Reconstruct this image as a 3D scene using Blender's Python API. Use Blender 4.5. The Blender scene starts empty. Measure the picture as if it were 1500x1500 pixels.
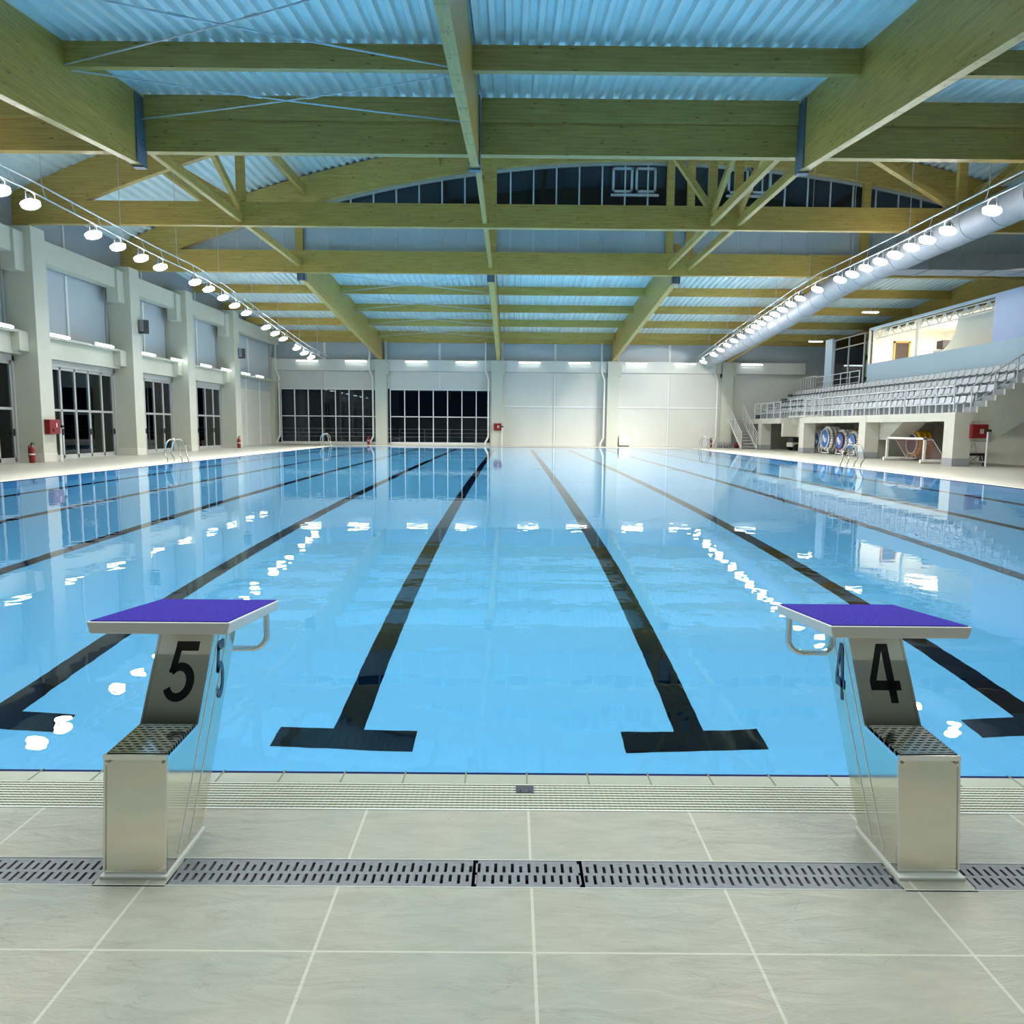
import bpy, bmesh, math, random
from mathutils import Vector, Matrix
random.seed(7)
SC = bpy.context.scene
COL = SC.collection
D = bpy.data

# ------------------------------------------------------------------ camera
F_PX, CX, PSI, PITCH, RHO, CAM = 1094.0, 751.5, -0.003, 0.1134, 0.0085, (-.074, -2.957, 1.422)
cam = D.cameras.new('camera'); co = D.objects.new('camera', cam); COL.objects.link(co)
cam.sensor_width = 36; cam.lens = F_PX/1500*36; cam.shift_x = (750-CX)/1500
cam.clip_start = .05; cam.clip_end = 300
_F = Vector((-math.sin(PSI)*math.cos(PITCH), math.cos(PSI)*math.cos(PITCH), -math.sin(PITCH)))
_R0 = Vector((math.cos(PSI), math.sin(PSI), 0)); _U0 = _R0.cross(_F)
_R = _R0*math.cos(RHO)+_U0*math.sin(RHO); _U = _U0*math.cos(RHO)-_R0*math.sin(RHO)
M4 = Matrix(((_R.x, _U.x, -_F.x, CAM[0]), (_R.y, _U.y, -_F.y, CAM[1]), (_R.z, _U.z, -_F.z, CAM[2]), (0, 0, 0, 1)))
co.matrix_world = M4
SC.camera = co

# ------------------------------------------------------------------ world, exposure, lights
w = D.worlds.new('night'); SC.world = w; w.use_nodes = True
w.node_tree.nodes['Background'].inputs[0].default_value = (.002, .004, .008, 1)
w.node_tree.nodes['Background'].inputs[1].default_value = 1.0
SC.view_settings.view_transform = 'Standard'; SC.view_settings.look = 'None'
SC.view_settings.gamma = 1; SC.view_settings.use_curve_mapping = False
SC.view_settings.exposure = 0.0
cy = SC.cycles
cy.max_bounces = 10; cy.diffuse_bounces = 4; cy.glossy_bounces = 5; cy.adaptive_threshold = .015; cy.transmission_bounces = 8; cy.transparent_max_bounces = 12
cy.caustics_reflective = True; cy.caustics_refractive = True; cy.blur_glossy = 0.3
cy.sample_clamp_indirect = 6; cy.sample_clamp_direct = 0
cy.use_denoising = True

def area(name, loc, rot, sx, sy, power, color=(1, 1, 1), glossy=False, spread=180):
    l = D.lights.new(name, 'AREA'); l.shape = 'RECTANGLE'; l.size = sx; l.size_y = sy; l.energy = power; l.color = color
    l.spread = math.radians(spread)
    o = D.objects.new(name, l); COL.objects.link(o); o.location = loc; o.rotation_euler = rot
    o.visible_glossy = glossy
    return o
def spot(name, loc, tgt, power, angle, blend=.3, rad=.2, color=(1, 1, 1)):
    l = D.lights.new(name, 'SPOT'); l.energy = power; l.spot_size = math.radians(angle); l.spot_blend = blend
    l.shadow_soft_size = rad; l.color = color
    o = D.objects.new(name, l); COL.objects.link(o); o.location = loc
    o.rotation_euler = (Vector(tgt)-Vector(loc)).to_track_quat('-Z', 'Y').to_euler()
    return o
FLOOD = (1.0, .975, .93)
area('flood_row_light', (-11.9, 32, 7.0), (0, math.radians(-33), 0), 3.0, 34, 5800, FLOOD, spread=104)
area('flood_row_light', (11.9, 33, 7.1), (0, math.radians(33), 0), 3.0, 34, 6300, FLOOD, spread=106)
area('near_fill_light', (0, 3.5, 7.6), (0, 0, 0), 16, 9, 1040, (.96, 1, .95), spread=140)  # unseen area lamp added to brighten the near deck and pool
spot('wall_wash_light', (12.8, 46, 5.9), (10.8, 54.3, 2.0), 1000, 72, .12, .12, FLOOD)
area('stand_light', (20.0, 39, 7.9), (0, math.radians(-6), 0), 1.5, 26, 330, (1, .93, .82), spread=150)

# ------------------------------------------------------------------ materials
MT = {}
def mat(name, col, rough=.5, metal=0., **kw):
    m = D.materials.new(name); m.use_nodes = True
    b = m.node_tree.nodes['Principled BSDF']
    b.inputs['Base Color'].default_value = (*col, 1); b.inputs['Roughness'].default_value = rough
    b.inputs['Metallic'].default_value = metal
    if kw.get('em'): b.inputs['Emission Color'].default_value = (*kw.get('emc', (1, 1, 1)), 1); b.inputs['Emission Strength'].default_value = kw['em']
    if 'spec' in kw: b.inputs['Specular IOR Level'].default_value = kw['spec']
    nv = kw.get('noise', 0)
    if nv:   # slight procedural variation of colour and relief
        nt = m.node_tree; N = nt.nodes; L = nt.links
        tc = N.new('ShaderNodeTexCoord'); no = N.new('ShaderNodeTexNoise'); no.inputs['Scale'].default_value = kw.get('ns', 6); no.inputs['Detail'].default_value = 5
        L.new(tc.outputs['Object'], no.inputs['Vector'])
        mx = N.new('ShaderNodeMixRGB'); mx.blend_type = 'MULTIPLY'; mx.inputs[0].default_value = 1
        cr = N.new('ShaderNodeValToRGB'); cr.color_ramp.elements[0].position = .3; cr.color_ramp.elements[1].position = .7
        cr.color_ramp.elements[0].color = (1-nv, 1-nv, 1-nv, 1); cr.color_ramp.elements[1].color = (1, 1, 1, 1)
        L.new(no.outputs['Fac'], cr.inputs['Fac']); mx.inputs[1].default_value = (*col, 1); L.new(cr.outputs['Color'], mx.inputs[2])
        L.new(mx.outputs['Color'], b.inputs['Base Color'])
        if kw.get('bump'):
            bp = N.new('ShaderNodeBump'); bp.inputs['Strength'].default_value = kw['bump']; bp.inputs['Distance'].default_value = .01
            L.new(no.outputs['Fac'], bp.inputs['Height']); L.new(bp.outputs['Normal'], b.inputs['Normal'])
    MT[name] = m
    return m

def wood(name, axis):
    m = D.materials.new(name); m.use_nodes = True; nt = m.node_tree; N = nt.nodes; L = nt.links
    b = N['Principled BSDF']; b.inputs['Roughness'].default_value = .4
    tc = N.new('ShaderNodeTexCoord')
    def mapped(sc):
        mp = N.new('ShaderNodeMapping'); mp.inputs['Scale'].default_value = sc; L.new(tc.outputs['Object'], mp.inputs['Vector']); return mp
    long_, cross = (.5, 7)
    s1 = (long_, cross, cross) if axis == 'x' else (cross, long_, cross)
    n1 = N.new('ShaderNodeTexNoise'); n1.inputs['Scale'].default_value = 2.2; n1.inputs['Detail'].default_value = 6
    L.new(mapped(s1).outputs[0], n1.inputs['Vector'])
    r1 = N.new('ShaderNodeValToRGB'); e = r1.color_ramp.elements
    e[0].position = .3; e[0].color = (.42, .27, .06, 1); e[1].position = .72; e[1].color = (.58, .40, .10, 1)
    L.new(n1.outputs['Fac'], r1.inputs['Fac'])
    # knots
    s2 = (2.6, 9, 12) if axis == 'x' else (9, 2.6, 12)
    v = N.new('ShaderNodeTexVoronoi'); v.inputs['Scale'].default_value = 1.; L.new(mapped(s2).outputs[0], v.inputs['Vector'])
    r2 = N.new('ShaderNodeValToRGB'); e = r2.color_ramp.elements
    e[0].position = .10; e[0].color = (.28, .2, .16, 1); e[1].position = .20; e[1].color = (1, 1, 1, 1)
    L.new(v.outputs['Distance'], r2.inputs['Fac'])
    nk = N.new('ShaderNodeTexNoise'); nk.inputs['Scale'].default_value = 1.3; L.new(tc.outputs['Object'], nk.inputs['Vector'])
    rk = N.new('ShaderNodeValToRGB'); rk.color_ramp.elements[0].position = .47; rk.color_ramp.elements[1].position = .56
    L.new(nk.outputs['Fac'], rk.inputs['Fac'])
    mk = N.new('ShaderNodeMixRGB'); mk.inputs[1].default_value = (1, 1, 1, 1); L.new(rk.outputs['Color'], mk.inputs[0]); L.new(r2.outputs['Color'], mk.inputs[2])
    mx = N.new('ShaderNodeMixRGB'); mx.blend_type = 'MULTIPLY'; mx.inputs[0].default_value = 1
    L.new(r1.outputs['Color'], mx.inputs[1]); L.new(mk.outputs['Color'], mx.inputs[2])
    # lamination joints every 4 cm up the section
    sp = N.new('ShaderNodeSeparateXYZ'); L.new(tc.outputs['Object'], sp.inputs[0])
    mm = N.new('ShaderNodeMath'); mm.operation = 'MULTIPLY'; mm.inputs[1].default_value = 1/.09; L.new(sp.outputs['Z'], mm.inputs[0])
    fr = N.new('ShaderNodeMath'); fr.operation = 'FRACT'; L.new(mm.outputs[0], fr.inputs[0])
    lt = N.new('ShaderNodeMath'); lt.operation = 'LESS_THAN'; lt.inputs[1].default_value = .09; L.new(fr.outputs[0], lt.inputs[0])
    m2 = N.new('ShaderNodeMixRGB'); m2.blend_type = 'MULTIPLY'; m2.inputs[2].default_value = (.8, .78, .74, 1)
    L.new(lt.outputs[0], m2.inputs[0]); L.new(mx.outputs['Color'], m2.inputs[1]); L.new(m2.outputs['Color'], b.inputs['Base Color'])
    MT[name] = m
wood('wood_x', 'x'); wood('wood_y', 'y')

def math_node(N, L, op, a, b_=None):
    n = N.new('ShaderNodeMath'); n.operation = op
    for i, q in enumerate((a, b_)):
        if q is None: continue
        if isinstance(q, (int, float)): n.inputs[i].default_value = q
        else: L.new(q, n.inputs[i])
    return n.outputs[0]

def tile_mat(name, base, warm, grout, tx, ty, oy, g=.0035, relief=.35):
    m = D.materials.new(name); m.use_nodes = True; nt = m.node_tree; N = nt.nodes; L = nt.links
    b = N['Principled BSDF']; b.inputs['Roughness'].default_value = .42
    geo = N.new('ShaderNodeNewGeometry'); sp = N.new('ShaderNodeSeparateXYZ'); L.new(geo.outputs['Position'], sp.inputs[0])
    X, Y = sp.outputs['X'], sp.outputs['Y']
    def line(c, size, off, gw):
        a = math_node(N, L, 'ADD', c, -off+size*200)
        a = math_node(N, L, 'DIVIDE', a, size); fr = math_node(N, L, 'FRACT', a)
        d = math_node(N, L, 'MINIMUM', fr, math_node(N, L, 'SUBTRACT', 1., fr))
        return math_node(N, L, 'LESS_THAN', d, gw/size)
    gx = line(X, tx, 0, g*1.3); gy = line(Y, ty, oy, g)
    gy = math_node(N, L, 'MULTIPLY', gy, math_node(N, L, 'LESS_THAN', Y, -.8)); gg = math_node(N, L, 'MAXIMUM', gx, gy)
    # slate relief: long thin ripples plus broad blotches
    mp = N.new('ShaderNodeMapping'); mp.inputs['Scale'].default_value = (1.1, 3.6, 1); L.new(geo.outputs['Position'], mp.inputs['Vector'])
    n1 = N.new('ShaderNodeTexNoise'); n1.inputs['Scale'].default_value = 5; n1.inputs['Detail'].default_value = 9; n1.inputs['Roughness'].default_value = .62; n1.inputs['Distortion'].default_value = .7
    L.new(mp.outputs[0], n1.inputs['Vector'])
    n2 = N.new('ShaderNodeTexNoise'); n2.inputs['Scale'].default_value = 2.1; n2.inputs['Detail'].default_value = 3; L.new(geo.outputs['Position'], n2.inputs['Vector'])
    r2 = N.new('ShaderNodeValToRGB'); r2.color_ramp.elements[0].position = .38; r2.color_ramp.elements[0].color = (*base, 1)
    r2.color_ramp.elements[1].position = .66; r2.color_ramp.elements[1].color = (*warm, 1); L.new(n2.outputs['Fac'], r2.inputs['Fac'])
    r1 = N.new('ShaderNodeValToRGB'); r1.color_ramp.elements[0].position = .3; r1.color_ramp.elements[0].color = (.88, .88, .88, 1)
    r1.color_ramp.elements[1].position = .6; r1.color_ramp.elements[1].color = (1.04, 1.04, 1.04, 1); L.new(n1.outputs['Fac'], r1.inputs['Fac'])
    mu = N.new('ShaderNodeMixRGB'); mu.blend_type = 'MULTIPLY'; mu.inputs[0].default_value = 1; L.new(r2.outputs['Color'], mu.inputs[1]); L.new(r1.outputs['Color'], mu.inputs[2])
    # hairline ridges
    mp3 = N.new('ShaderNodeMapping'); mp3.inputs['Scale'].default_value = (.9, 2.4, 1); L.new(geo.outputs['Position'], mp3.inputs['Vector'])
    n3 = N.new('ShaderNodeTexNoise'); n3.inputs['Scale'].default_value = 3.1; n3.inputs['Detail'].default_value = 5; n3.inputs['Distortion'].default_value = 1.2; L.new(mp3.outputs[0], n3.inputs['Vector'])
    cr = math_node(N, L, 'ABSOLUTE', math_node(N, L, 'SUBTRACT', n3.outputs['Fac'], .5))
    cr = math_node(N, L, 'LESS_THAN', cr, .0035)
    nm = N.new('ShaderNodeTexNoise'); nm.inputs['Scale'].default_value = 2.6; L.new(geo.outputs['Position'], nm.inputs['Vector'])
    cr = math_node(N, L, 'MULTIPLY', cr, math_node(N, L, 'GREATER_THAN', nm.outputs['Fac'], .53))
    mc = N.new('ShaderNodeMixRGB'); mc.blend_type = 'MULTIPLY'; mc.inputs[2].default_value = (.86, .85, .83, 1); L.new(cr, mc.inputs[0]); L.new(mu.outputs['Color'], mc.inputs[1])
    mg = N.new('ShaderNodeMixRGB'); mg.inputs[2].default_value = (*grout, 1); L.new(gg, mg.inputs[0]); L.new(mc.outputs['Color'], mg.inputs[1])
    L.new(mg.outputs['Color'], b.inputs['Base Color'])
    h = math_node(N, L, 'SUBTRACT', n1.outputs['Fac'], math_node(N, L, 'MULTIPLY', gg, .5))
    h = math_node(N, L, 'SUBTRACT', h, math_node(N, L, 'MULTIPLY', cr, .25))
    bp = N.new('ShaderNodeBump'); bp.inputs['Strength'].default_value = relief; bp.inputs['Distance'].default_value = .012
    L.new(h, bp.inputs['Height']); L.new(bp.outputs['Normal'], b.inputs['Normal'])
    MT[name] = m
tile_mat('deck_tile', (.44, .455, .39), (.50, .47, .385), (.66, .65, .54), .6, .3, -1.072, relief=.6)

mat('column_paint', (.58, .59, .50), .45, noise=.04, ns=3)
mat('panel_white', (.70, .70, .65), .4, noise=.05, ns=.7)
mat('panel_grey', (.50, .56, .60), .4, noise=.05, ns=.7)
mat('panel_dark', (.30, .34, .37), .5, noise=.05, ns=.7)
mat('frame_white', (.80, .81, .80), .35)
mat('joint_grey', (.42, .43, .41), .6)
mat('alu', (.58, .59, .59), .35, .4)
mat('steel', (.80, .77, .68), .10, 1., noise=.04, ns=2)
mat('steel_tube', (.80, .79, .76), .12, 1.)
mat('galvanised', (.62, .68, .73), .38, .55, noise=.12, ns=3)
mat('roof_sheet', (.74, .86, .88), .42, .25, noise=.10, ns=1.2)
mat('steel_blue', (.15, .21, .29), .45, .3, noise=.25, ns=14)
mat('bracket_dark', (.12, .13, .16), .5, .3)
mat('concrete', (.66, .65, .57), .6, noise=.06, ns=2)
mat('concrete_grey', (.36, .38, .40), .65, noise=.1, ns=3)
mat('seat_plastic', (.66, .70, .75), .38)
mat('rail_paint', (.72, .75, .79), .35, .2)
mat('booth_blue', (.47, .62, .74), .5, noise=.03, ns=2)
mat('booth_lilac', (.45, .55, .78), .5, noise=.03, ns=2)
mat('cream', (.84, .82, .73), .5)
mat('navy_tile', (.006, .014, .10), .6, spec=.1)
mat('coping', (.47, .50, .41), .4, noise=.08, ns=8)
mat('coping_joint', (.24, .27, .2), .6)
mat('grating', (.64, .66, .56), .45)
mat('gutter_dark', (.17, .19, .15), .8)
mat('drain_plastic', (.30, .31, .34), .42, noise=.2, ns=60, bump=.1)
mat('black_hole', (.006, .006, .008), .8)
mat('line_black', (.001, .006, .018), .7, spec=0)
mat('digit_blue_sheen', (.03, .045, .12), .2)  # side digit with the blue reflection on it put into the colour
mat('pool_plain', (.17, .62, .975), .5, noise=.015, ns=.4)
mat('duct_metal', (.37, .38, .40), .6, .25, noise=.1, ns=2)
mat('grout_white', (.82, .84, .80), .5)
mat('block_white', (.86, .86, .84), .3)
mat('digit_black', (.006, .007, .012), .3)
mat('black_plastic', (.02, .018, .025), .45)
mat('red_paint', (.22, .014, .014), .3)
mat('red_dark', (.20, .02, .03), .5)
mat('reel_blue', (.06, .18, .52), .35)
mat('float_white', (.80, .80, .78), .4)
mat('float_yellow', (.80, .42, .02), .4)
mat('rope_red', (.42, .06, .06), .6)
mat('net_pink', (.55, .30, .30), .8)
mat('rubber', (.015, .015, .015), .7)
mat('oak', (.62, .34, .10), .5)
mat('door_dark', (.05, .03, .025), .5)
mat('machine_grey', (.28, .29, .32), .5)
mat('tube_glow', (1, 1, 1), .4, em=9, emc=(.93, 1, 1))
mat('flood_glow', (1, 1, 1), .4, em=220, emc=(1, .97, .94))
mat('lamp_glow', (1, 1, 1), .4, em=14, emc=(1, .97, .9))
mat('lamp_housing', (.22, .22, .24), .5, .4)
# grit covering of the block tops
m = mat('blue_grit', (.055, .035, .42), .9, spec=.08)
nt = m.node_tree; N = nt.nodes; L = nt.links; b = N['Principled BSDF']
no = N.new('ShaderNodeTexNoise'); no.inputs['Scale'].default_value = 240; no.inputs['Detail'].default_value = 2
tc = N.new('ShaderNodeTexCoord'); L.new(tc.outputs['Object'], no.inputs['Vector'])
cr = N.new('ShaderNodeValToRGB'); cr.color_ramp.elements[0].position = .35; cr.color_ramp.elements[0].color = (.030, .018, .23, 1)
cr.color_ramp.elements[1].position = .7; cr.color_ramp.elements[1].color = (.085, .062, .50, 1)
L.new(no.outputs['Fac'], cr.inputs['Fac']); L.new(cr.outputs['Color'], b.inputs['Base Color'])
bp = N.new('ShaderNodeBump'); bp.inputs['Strength'].default_value = .5; bp.inputs['Distance'].default_value = .003
L.new(no.outputs['Fac'], bp.inputs['Height']); L.new(bp.outputs['Normal'], b.inputs['Normal'])
# water: a refracting, reflecting surface with the faintest ripple
m = D.materials.new('water'); m.use_nodes = True; nt = m.node_tree; N = nt.nodes; L = nt.links; N.clear()
out = N.new('ShaderNodeOutputMaterial'); g = N.new('ShaderNodeBsdfGlass'); g.inputs['IOR'].default_value = 1.333; g.inputs['Roughness'].default_value = 0
g.inputs['Color'].default_value = (1, 1, 1, 1)
geo = N.new('ShaderNodeNewGeometry'); no = N.new('ShaderNodeTexNoise'); no.inputs['Scale'].default_value = 2.4; no.inputs['Detail'].default_value = 2
L.new(geo.outputs['Position'], no.inputs['Vector'])
bp = N.new('ShaderNodeBump'); bp.inputs['Strength'].default_value = .3; bp.inputs['Distance'].default_value = .006
L.new(no.outputs['Fac'], bp.inputs['Height']); L.new(bp.outputs['Normal'], g.inputs['Normal']); L.new(g.outputs[0], out.inputs['Surface'])
MT['water'] = m
# window glass: clear pane that mirrors the hall
def glass(name, tint):
    m = D.materials.new(name); m.use_nodes = True; nt = m.node_tree; N = nt.nodes; L = nt.links; N.clear()
    out = N.new('ShaderNodeOutputMaterial'); t = N.new('ShaderNodeBsdfTransparent'); t.inputs[0].default_value = (*tint, 1)
    gl = N.new('ShaderNodeBsdfGlossy'); gl.inputs['Roughness'].default_value = .01; gl.inputs['Color'].default_value = (.75, .8, .85, 1)
    fr = N.new('ShaderNodeFresnel'); fr.inputs['IOR'].default_value = 1.5; mx = N.new('ShaderNodeMixShader')
    L.new(fr.outputs[0], mx.inputs[0]); L.new(t.outputs[0], mx.inputs[1]); L.new(gl.outputs[0], mx.inputs[2]); L.new(mx.outputs[0], out.inputs[0])
    MT[name] = m
glass('pane', (.75, .78, .8)); glass('tower_glass', (.80, .92, .88))

# ------------------------------------------------------------------ mesh builder
class MB:
    def __init__(s): s.v = []; s.f = []; s.m = []; s.sm = []
    def add(s, vs, fs, mi=0, smooth=False):
        k = len(s.v); s.v += [tuple(q) for q in vs]; s.f += [tuple(i+k for i in f) for f in fs]; s.m += [mi]*len(fs); s.sm += [smooth]*len(fs)
        return s
    def box(s, x0, x1, y0, y1, z0, z1, mi=0):
        return s.add([(x0, y0, z0), (x1, y0, z0), (x1, y1, z0), (x0, y1, z0), (x0, y0, z1), (x1, y0, z1), (x1, y1, z1), (x0, y1, z1)],
                     [(0, 3, 2, 1), (4, 5, 6, 7), (0, 1, 5, 4), (1, 2, 6, 5), (2, 3, 7, 6), (3, 0, 4, 7)], mi)
    def hexa(s, a, mi=0):   # 8 corners, bottom ring then top ring
        return s.add(a, [(0, 3, 2, 1), (4, 5, 6, 7), (0, 1, 5, 4), (1, 2, 6, 5), (2, 3, 7, 6), (3, 0, 4, 7)], mi)
    def bar(s, p, q, wd, ht, mi=0, up=(0, 0, 1)):
        p, q = Vector(p), Vector(q); d = (q-p).normalized(); upv = Vector(up)
        r = d.cross(upv)
        if r.length < 1e-4: r = d.cross(Vector((0, 1, 0)))
        r.normalize(); u = r.cross(d).normalized()
        a = []
        for e in (p, q):
            a.append([e+r*wd/2*i+u*ht/2*j for i, j in ((-1, -1), (1, -1), (1, 1), (-1, 1))])
        return s.hexa(a[0]+a[1], mi)
    def prism(s, poly, axis, t0, t1, mi=0):   # polygon in the plane across 'axis', extruded t0..t1
        n = len(poly)
        def P(a, b, t):
            return {'x': (t, a, b), 'y': (a, t, b), 'z': (a, b, t)}[axis]
        vs = [P(a, b, t0) for a, b in poly]+[P(a, b, t1) for a, b in poly]
        fs = [tuple(range(n)), tuple(range(2*n-1, n-1, -1))]+[(i, i+n, (i+1) % n+n, (i+1) % n) for i in range(n)]
        return s.add(vs, fs, mi)
    def tube(s, pts, r, n=8, mi=0, closed=False, cap=True):
        pts = [Vector(p) for p in pts]; k = len(pts); rings = []; ref = None
        for i, p in enumerate(pts):
            a = pts[(i-1) % k] if (closed or i > 0) else p; c = pts[(i+1) % k] if (closed or i < k-1) else p
            d = (c-a).normalized()
            if ref is None: ref = d.orthogonal().normalized()
            ref = (ref-d*ref.dot(d)); ref = ref.normalized() if ref.length > 1e-6 else d.orthogonal().normalized()
            b = d.cross(ref); rr = r[i] if isinstance(r, (list, tuple)) else r
            rings.append([p+(ref*math.cos(t)+b*math.sin(t))*rr for t in (2*math.pi*j/n for j in range(n))])
        vs = [q for ri in rings for q in ri]; fs = []
        for i in range(k if closed else k-1):
            for j in range(n):
                a, b2 = i*n+j, i*n+(j+1) % n; c, d2 = ((i+1) % k)*n+(j+1) % n, ((i+1) % k)*n+j
                fs.append((a, b2, c, d2))
        s.add(vs, fs, mi, True)
        if cap and not closed:
            s.add(rings[0], [tuple(range(n-1, -1, -1))], mi); s.add(rings[-1], [tuple(range(n))], mi)
        return s
    def cyl(s, c, axis, r, h, n=20, mi=0, r2=None):
        c = Vector(c); a = {'x': Vector((1, 0, 0)), 'y': Vector((0, 1, 0)), 'z': Vector((0, 0, 1))}[axis] if isinstance(axis, str) else Vector(axis).normalized()
        return s.tube([c, c+a*h], [r, r if r2 is None else r2], n, mi)
    def lathe(s, c, axis, prof, n=20, mi=0):   # prof: (radius, height along axis)
        c = Vector(c); a = {'x': Vector((1, 0, 0)), 'y': Vector((0, 1, 0)), 'z': Vector((0, 0, 1))}[axis] if isinstance(axis, str) else Vector(axis).normalized()
        u = a.orthogonal().normalized(); w_ = a.cross(u); vs = []; fs = []
        for r, h in prof:
            vs += [c+a*h+(u*math.cos(t)+w_*math.sin(t))*r for t in (2*math.pi*j/n for j in range(n))]
        for i in range(len(prof)-1):
            for j in range(n): fs.append((i*n+j, i*n+(j+1) % n, (i+1)*n+(j+1) % n, (i+1)*n+j))
        return s.add(vs, fs, mi, True)

def wloc(o):
    v = Vector((0, 0, 0))
    while o: v += o.location; o = o.parent
    return v
def tag(o, label=None, cat=None, group=None, kind=None):
    if label: o['label'] = label
    if cat: o['category'] = cat
    if group: o['group'] = group
    if kind: o['kind'] = kind
    return o
def ob(name, mb, mats, parent=None, bevel=0, **kw):
    if isinstance(mats, str): mats = [mats]
    if parent is not None: org = wloc(parent)
    else:
        xs = [v[0] for v in mb.v]; ys = [v[1] for v in mb.v]; zs = [v[2] for v in mb.v]
        org = Vector(((min(xs)+max(xs))/2, (min(ys)+max(ys))/2, min(zs)))
    me = D.meshes.new(name); me.from_pydata([(v[0]-org.x, v[1]-org.y, v[2]-org.z) for v in mb.v], [], mb.f)
    for q in mats: me.materials.append(MT[q])
    me.polygons.foreach_set('material_index', mb.m); me.polygons.foreach_set('use_smooth', mb.sm)
    me.update()
    bm = bmesh.new(); bm.from_mesh(me); bmesh.ops.recalc_face_normals(bm, faces=bm.faces); bm.to_mesh(me); bm.free()
    o = D.objects.new(name, me); COL.objects.link(o)
    if parent is not None: o.parent = parent
    else: o.location = org
    if bevel:
        bv = o.modifiers.new('bevel', 'BEVEL'); bv.width = bevel; bv.segments = 2; bv.limit_method = 'ANGLE'
    return tag(o, **kw)
def empty(name, loc, label=None, cat=None, group=None, kind=None):
    o = D.objects.new(name, None); COL.objects.link(o); o.location = loc; o.empty_display_size = .1
    return tag(o, label, cat, group, kind)
def dup(root, delta, label=None):
    r = root.copy(); COL.objects.link(r); r.location = root.location+Vector(delta)
    if label: r['label'] = label
    for ch in root.children:
        c = ch.copy(); COL.objects.link(c); c.parent = r
        for g_ in ch.children:
            d_ = g_.copy(); COL.objects.link(d_); d_.parent = c
    return r
ORD = ['nearest', 'second', 'third', 'fourth', 'fifth', 'sixth', 'seventh', 'eighth', 'ninth', 'tenth', 'eleventh', 'twelfth', 'thirteenth',
       'fourteenth', 'fifteenth', 'sixteenth', 'seventeenth', 'eighteenth', 'nineteenth', 'twentieth']
def ordn(i):
    if i < 20: return ORD[i]
    n = i+1; t = {2: 'twenty', 3: 'thirty', 4: 'forty', 5: 'fifty'}[n//10]; u = n % 10
    if u == 0: return {2: 'twentieth', 3: 'thirtieth', 4: 'fortieth', 5: 'fiftieth'}[n//10]
    return t+'-'+['first', 'second', 'third', 'fourth', 'fifth', 'sixth', 'seventh', 'eighth', 'ninth'][u-1]
S = 'structure'

# ================================================================== STRUCTURE
PX0, PX1, PL = -12.35, 12.65, 50.0
WZ = -.012
# deck
d = MB()
d.box(-18.4, 28, -9, -.785, -.3, 0); d.box(-18.4, 28, -.635, -.312, -.3, 0)
d.box(-18.4, PX0-.32, -.312, 54.6, -.3, 0); d.box(PX1+.32, 28, -.312, 54.6, -.3, 0); d.box(PX0-.32, PX1+.32, PL+.32, 54.6, -.3, 0)
d.box(-18.4, 28, -.785, -.635, -.3, -.06); d.box(-1.362, -1.138, -.79, -.63, -.1, 0); d.box(1.163, 1.387, -.79, -.63, -.1, 0)
ob('floor', d, 'deck_tile', kind=S, label='pale grey-green stone tile pool deck')
# pool basin with lane markings inlaid
d = MB(); dp = -2.0
d.add([(PX0, 0, dp), (PX1, 0, dp), (PX1, PL, dp), (PX0, PL, dp)], [(0, 1, 2, 3)])
for (a, b2) in (((PX0, 0), (PX1, 0)), ((PX1, 0), (PX1, PL)), ((PX1, PL), (PX0, PL)), ((PX0, PL), (PX0, 0))):
    d.add([(*a, dp), (*b2, dp), (*b2, -.03), (*a, -.03)], [(0, 1, 2, 3)])
for k in range(-5, 5):
    x = 1.25+2.5*k; h = .006; hw = .108
    d.box(x-hw, x+hw, 2.25, PL-2.1, dp, dp+h, 1)
    for yy in (2.06, PL-2.2): d.box(x-.5, x+.5, yy, yy+.26, dp, dp+h+.001, 1)
    d.box(x-.5, x+.5, 24.9, 25.1, dp, dp+h+.001, 1)
ob('floor_basin', d, ['pool_plain', 'line_black'], kind=S, label='light blue tiled pool basin with black lane lines')
d = MB(); nx, ny = 2, 2
d.add([(PX0-.002, -.002, WZ), (PX1+.002, -.002, WZ), (PX1+.002, PL+.002, WZ), (PX0-.002, PL+.002, WZ)], [(0, 1, 2, 3)])
wt = ob('pool_water', d, 'water', label='still clear blue water filling the swimming pool', cat='water', kind='stuff')
# coping: navy edge tiles, beige handhold tiles, gutter bed
d = MB()
def ring(x0, x1, y0, y1, t, z0, z1, mi):   # a frame of width t outside the given rectangle
    d.box(x0-t, x1+t, y0-t, y0, z0, z1, mi); d.box(x0-t, x1+t, y1, y1+t, z0, z1, mi)
    d.box(x0-t, x0, y0, y1, z0, z1, mi); d.box(x1, x1+t, y0, y1, z0, z1, mi)
ring(PX0, PX1, 0, PL, .024, -.10, -.004, 0)
ring(PX0-.024, PX1+.024, -.024, PL+.024, .076, -.12, -.001, 1)
ring(PX0-.10, PX1+.10, -.10, PL+.10, .212, -.28, -.03, 2)
for k in range(-12, 13):
    d.box(k*.25-.003, k*.25+.003, -.1, 0.001, -.05, .0005, 3)
d.box(-18.4, 28, -.316, -.308, -.05, .002, 4)
ob('trim_1', d, ['navy_tile', 'coping', 'gutter_dark', 'coping_joint', 'grout_white'], kind=S, label='beige coping tiles with navy edge around the pool')

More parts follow.
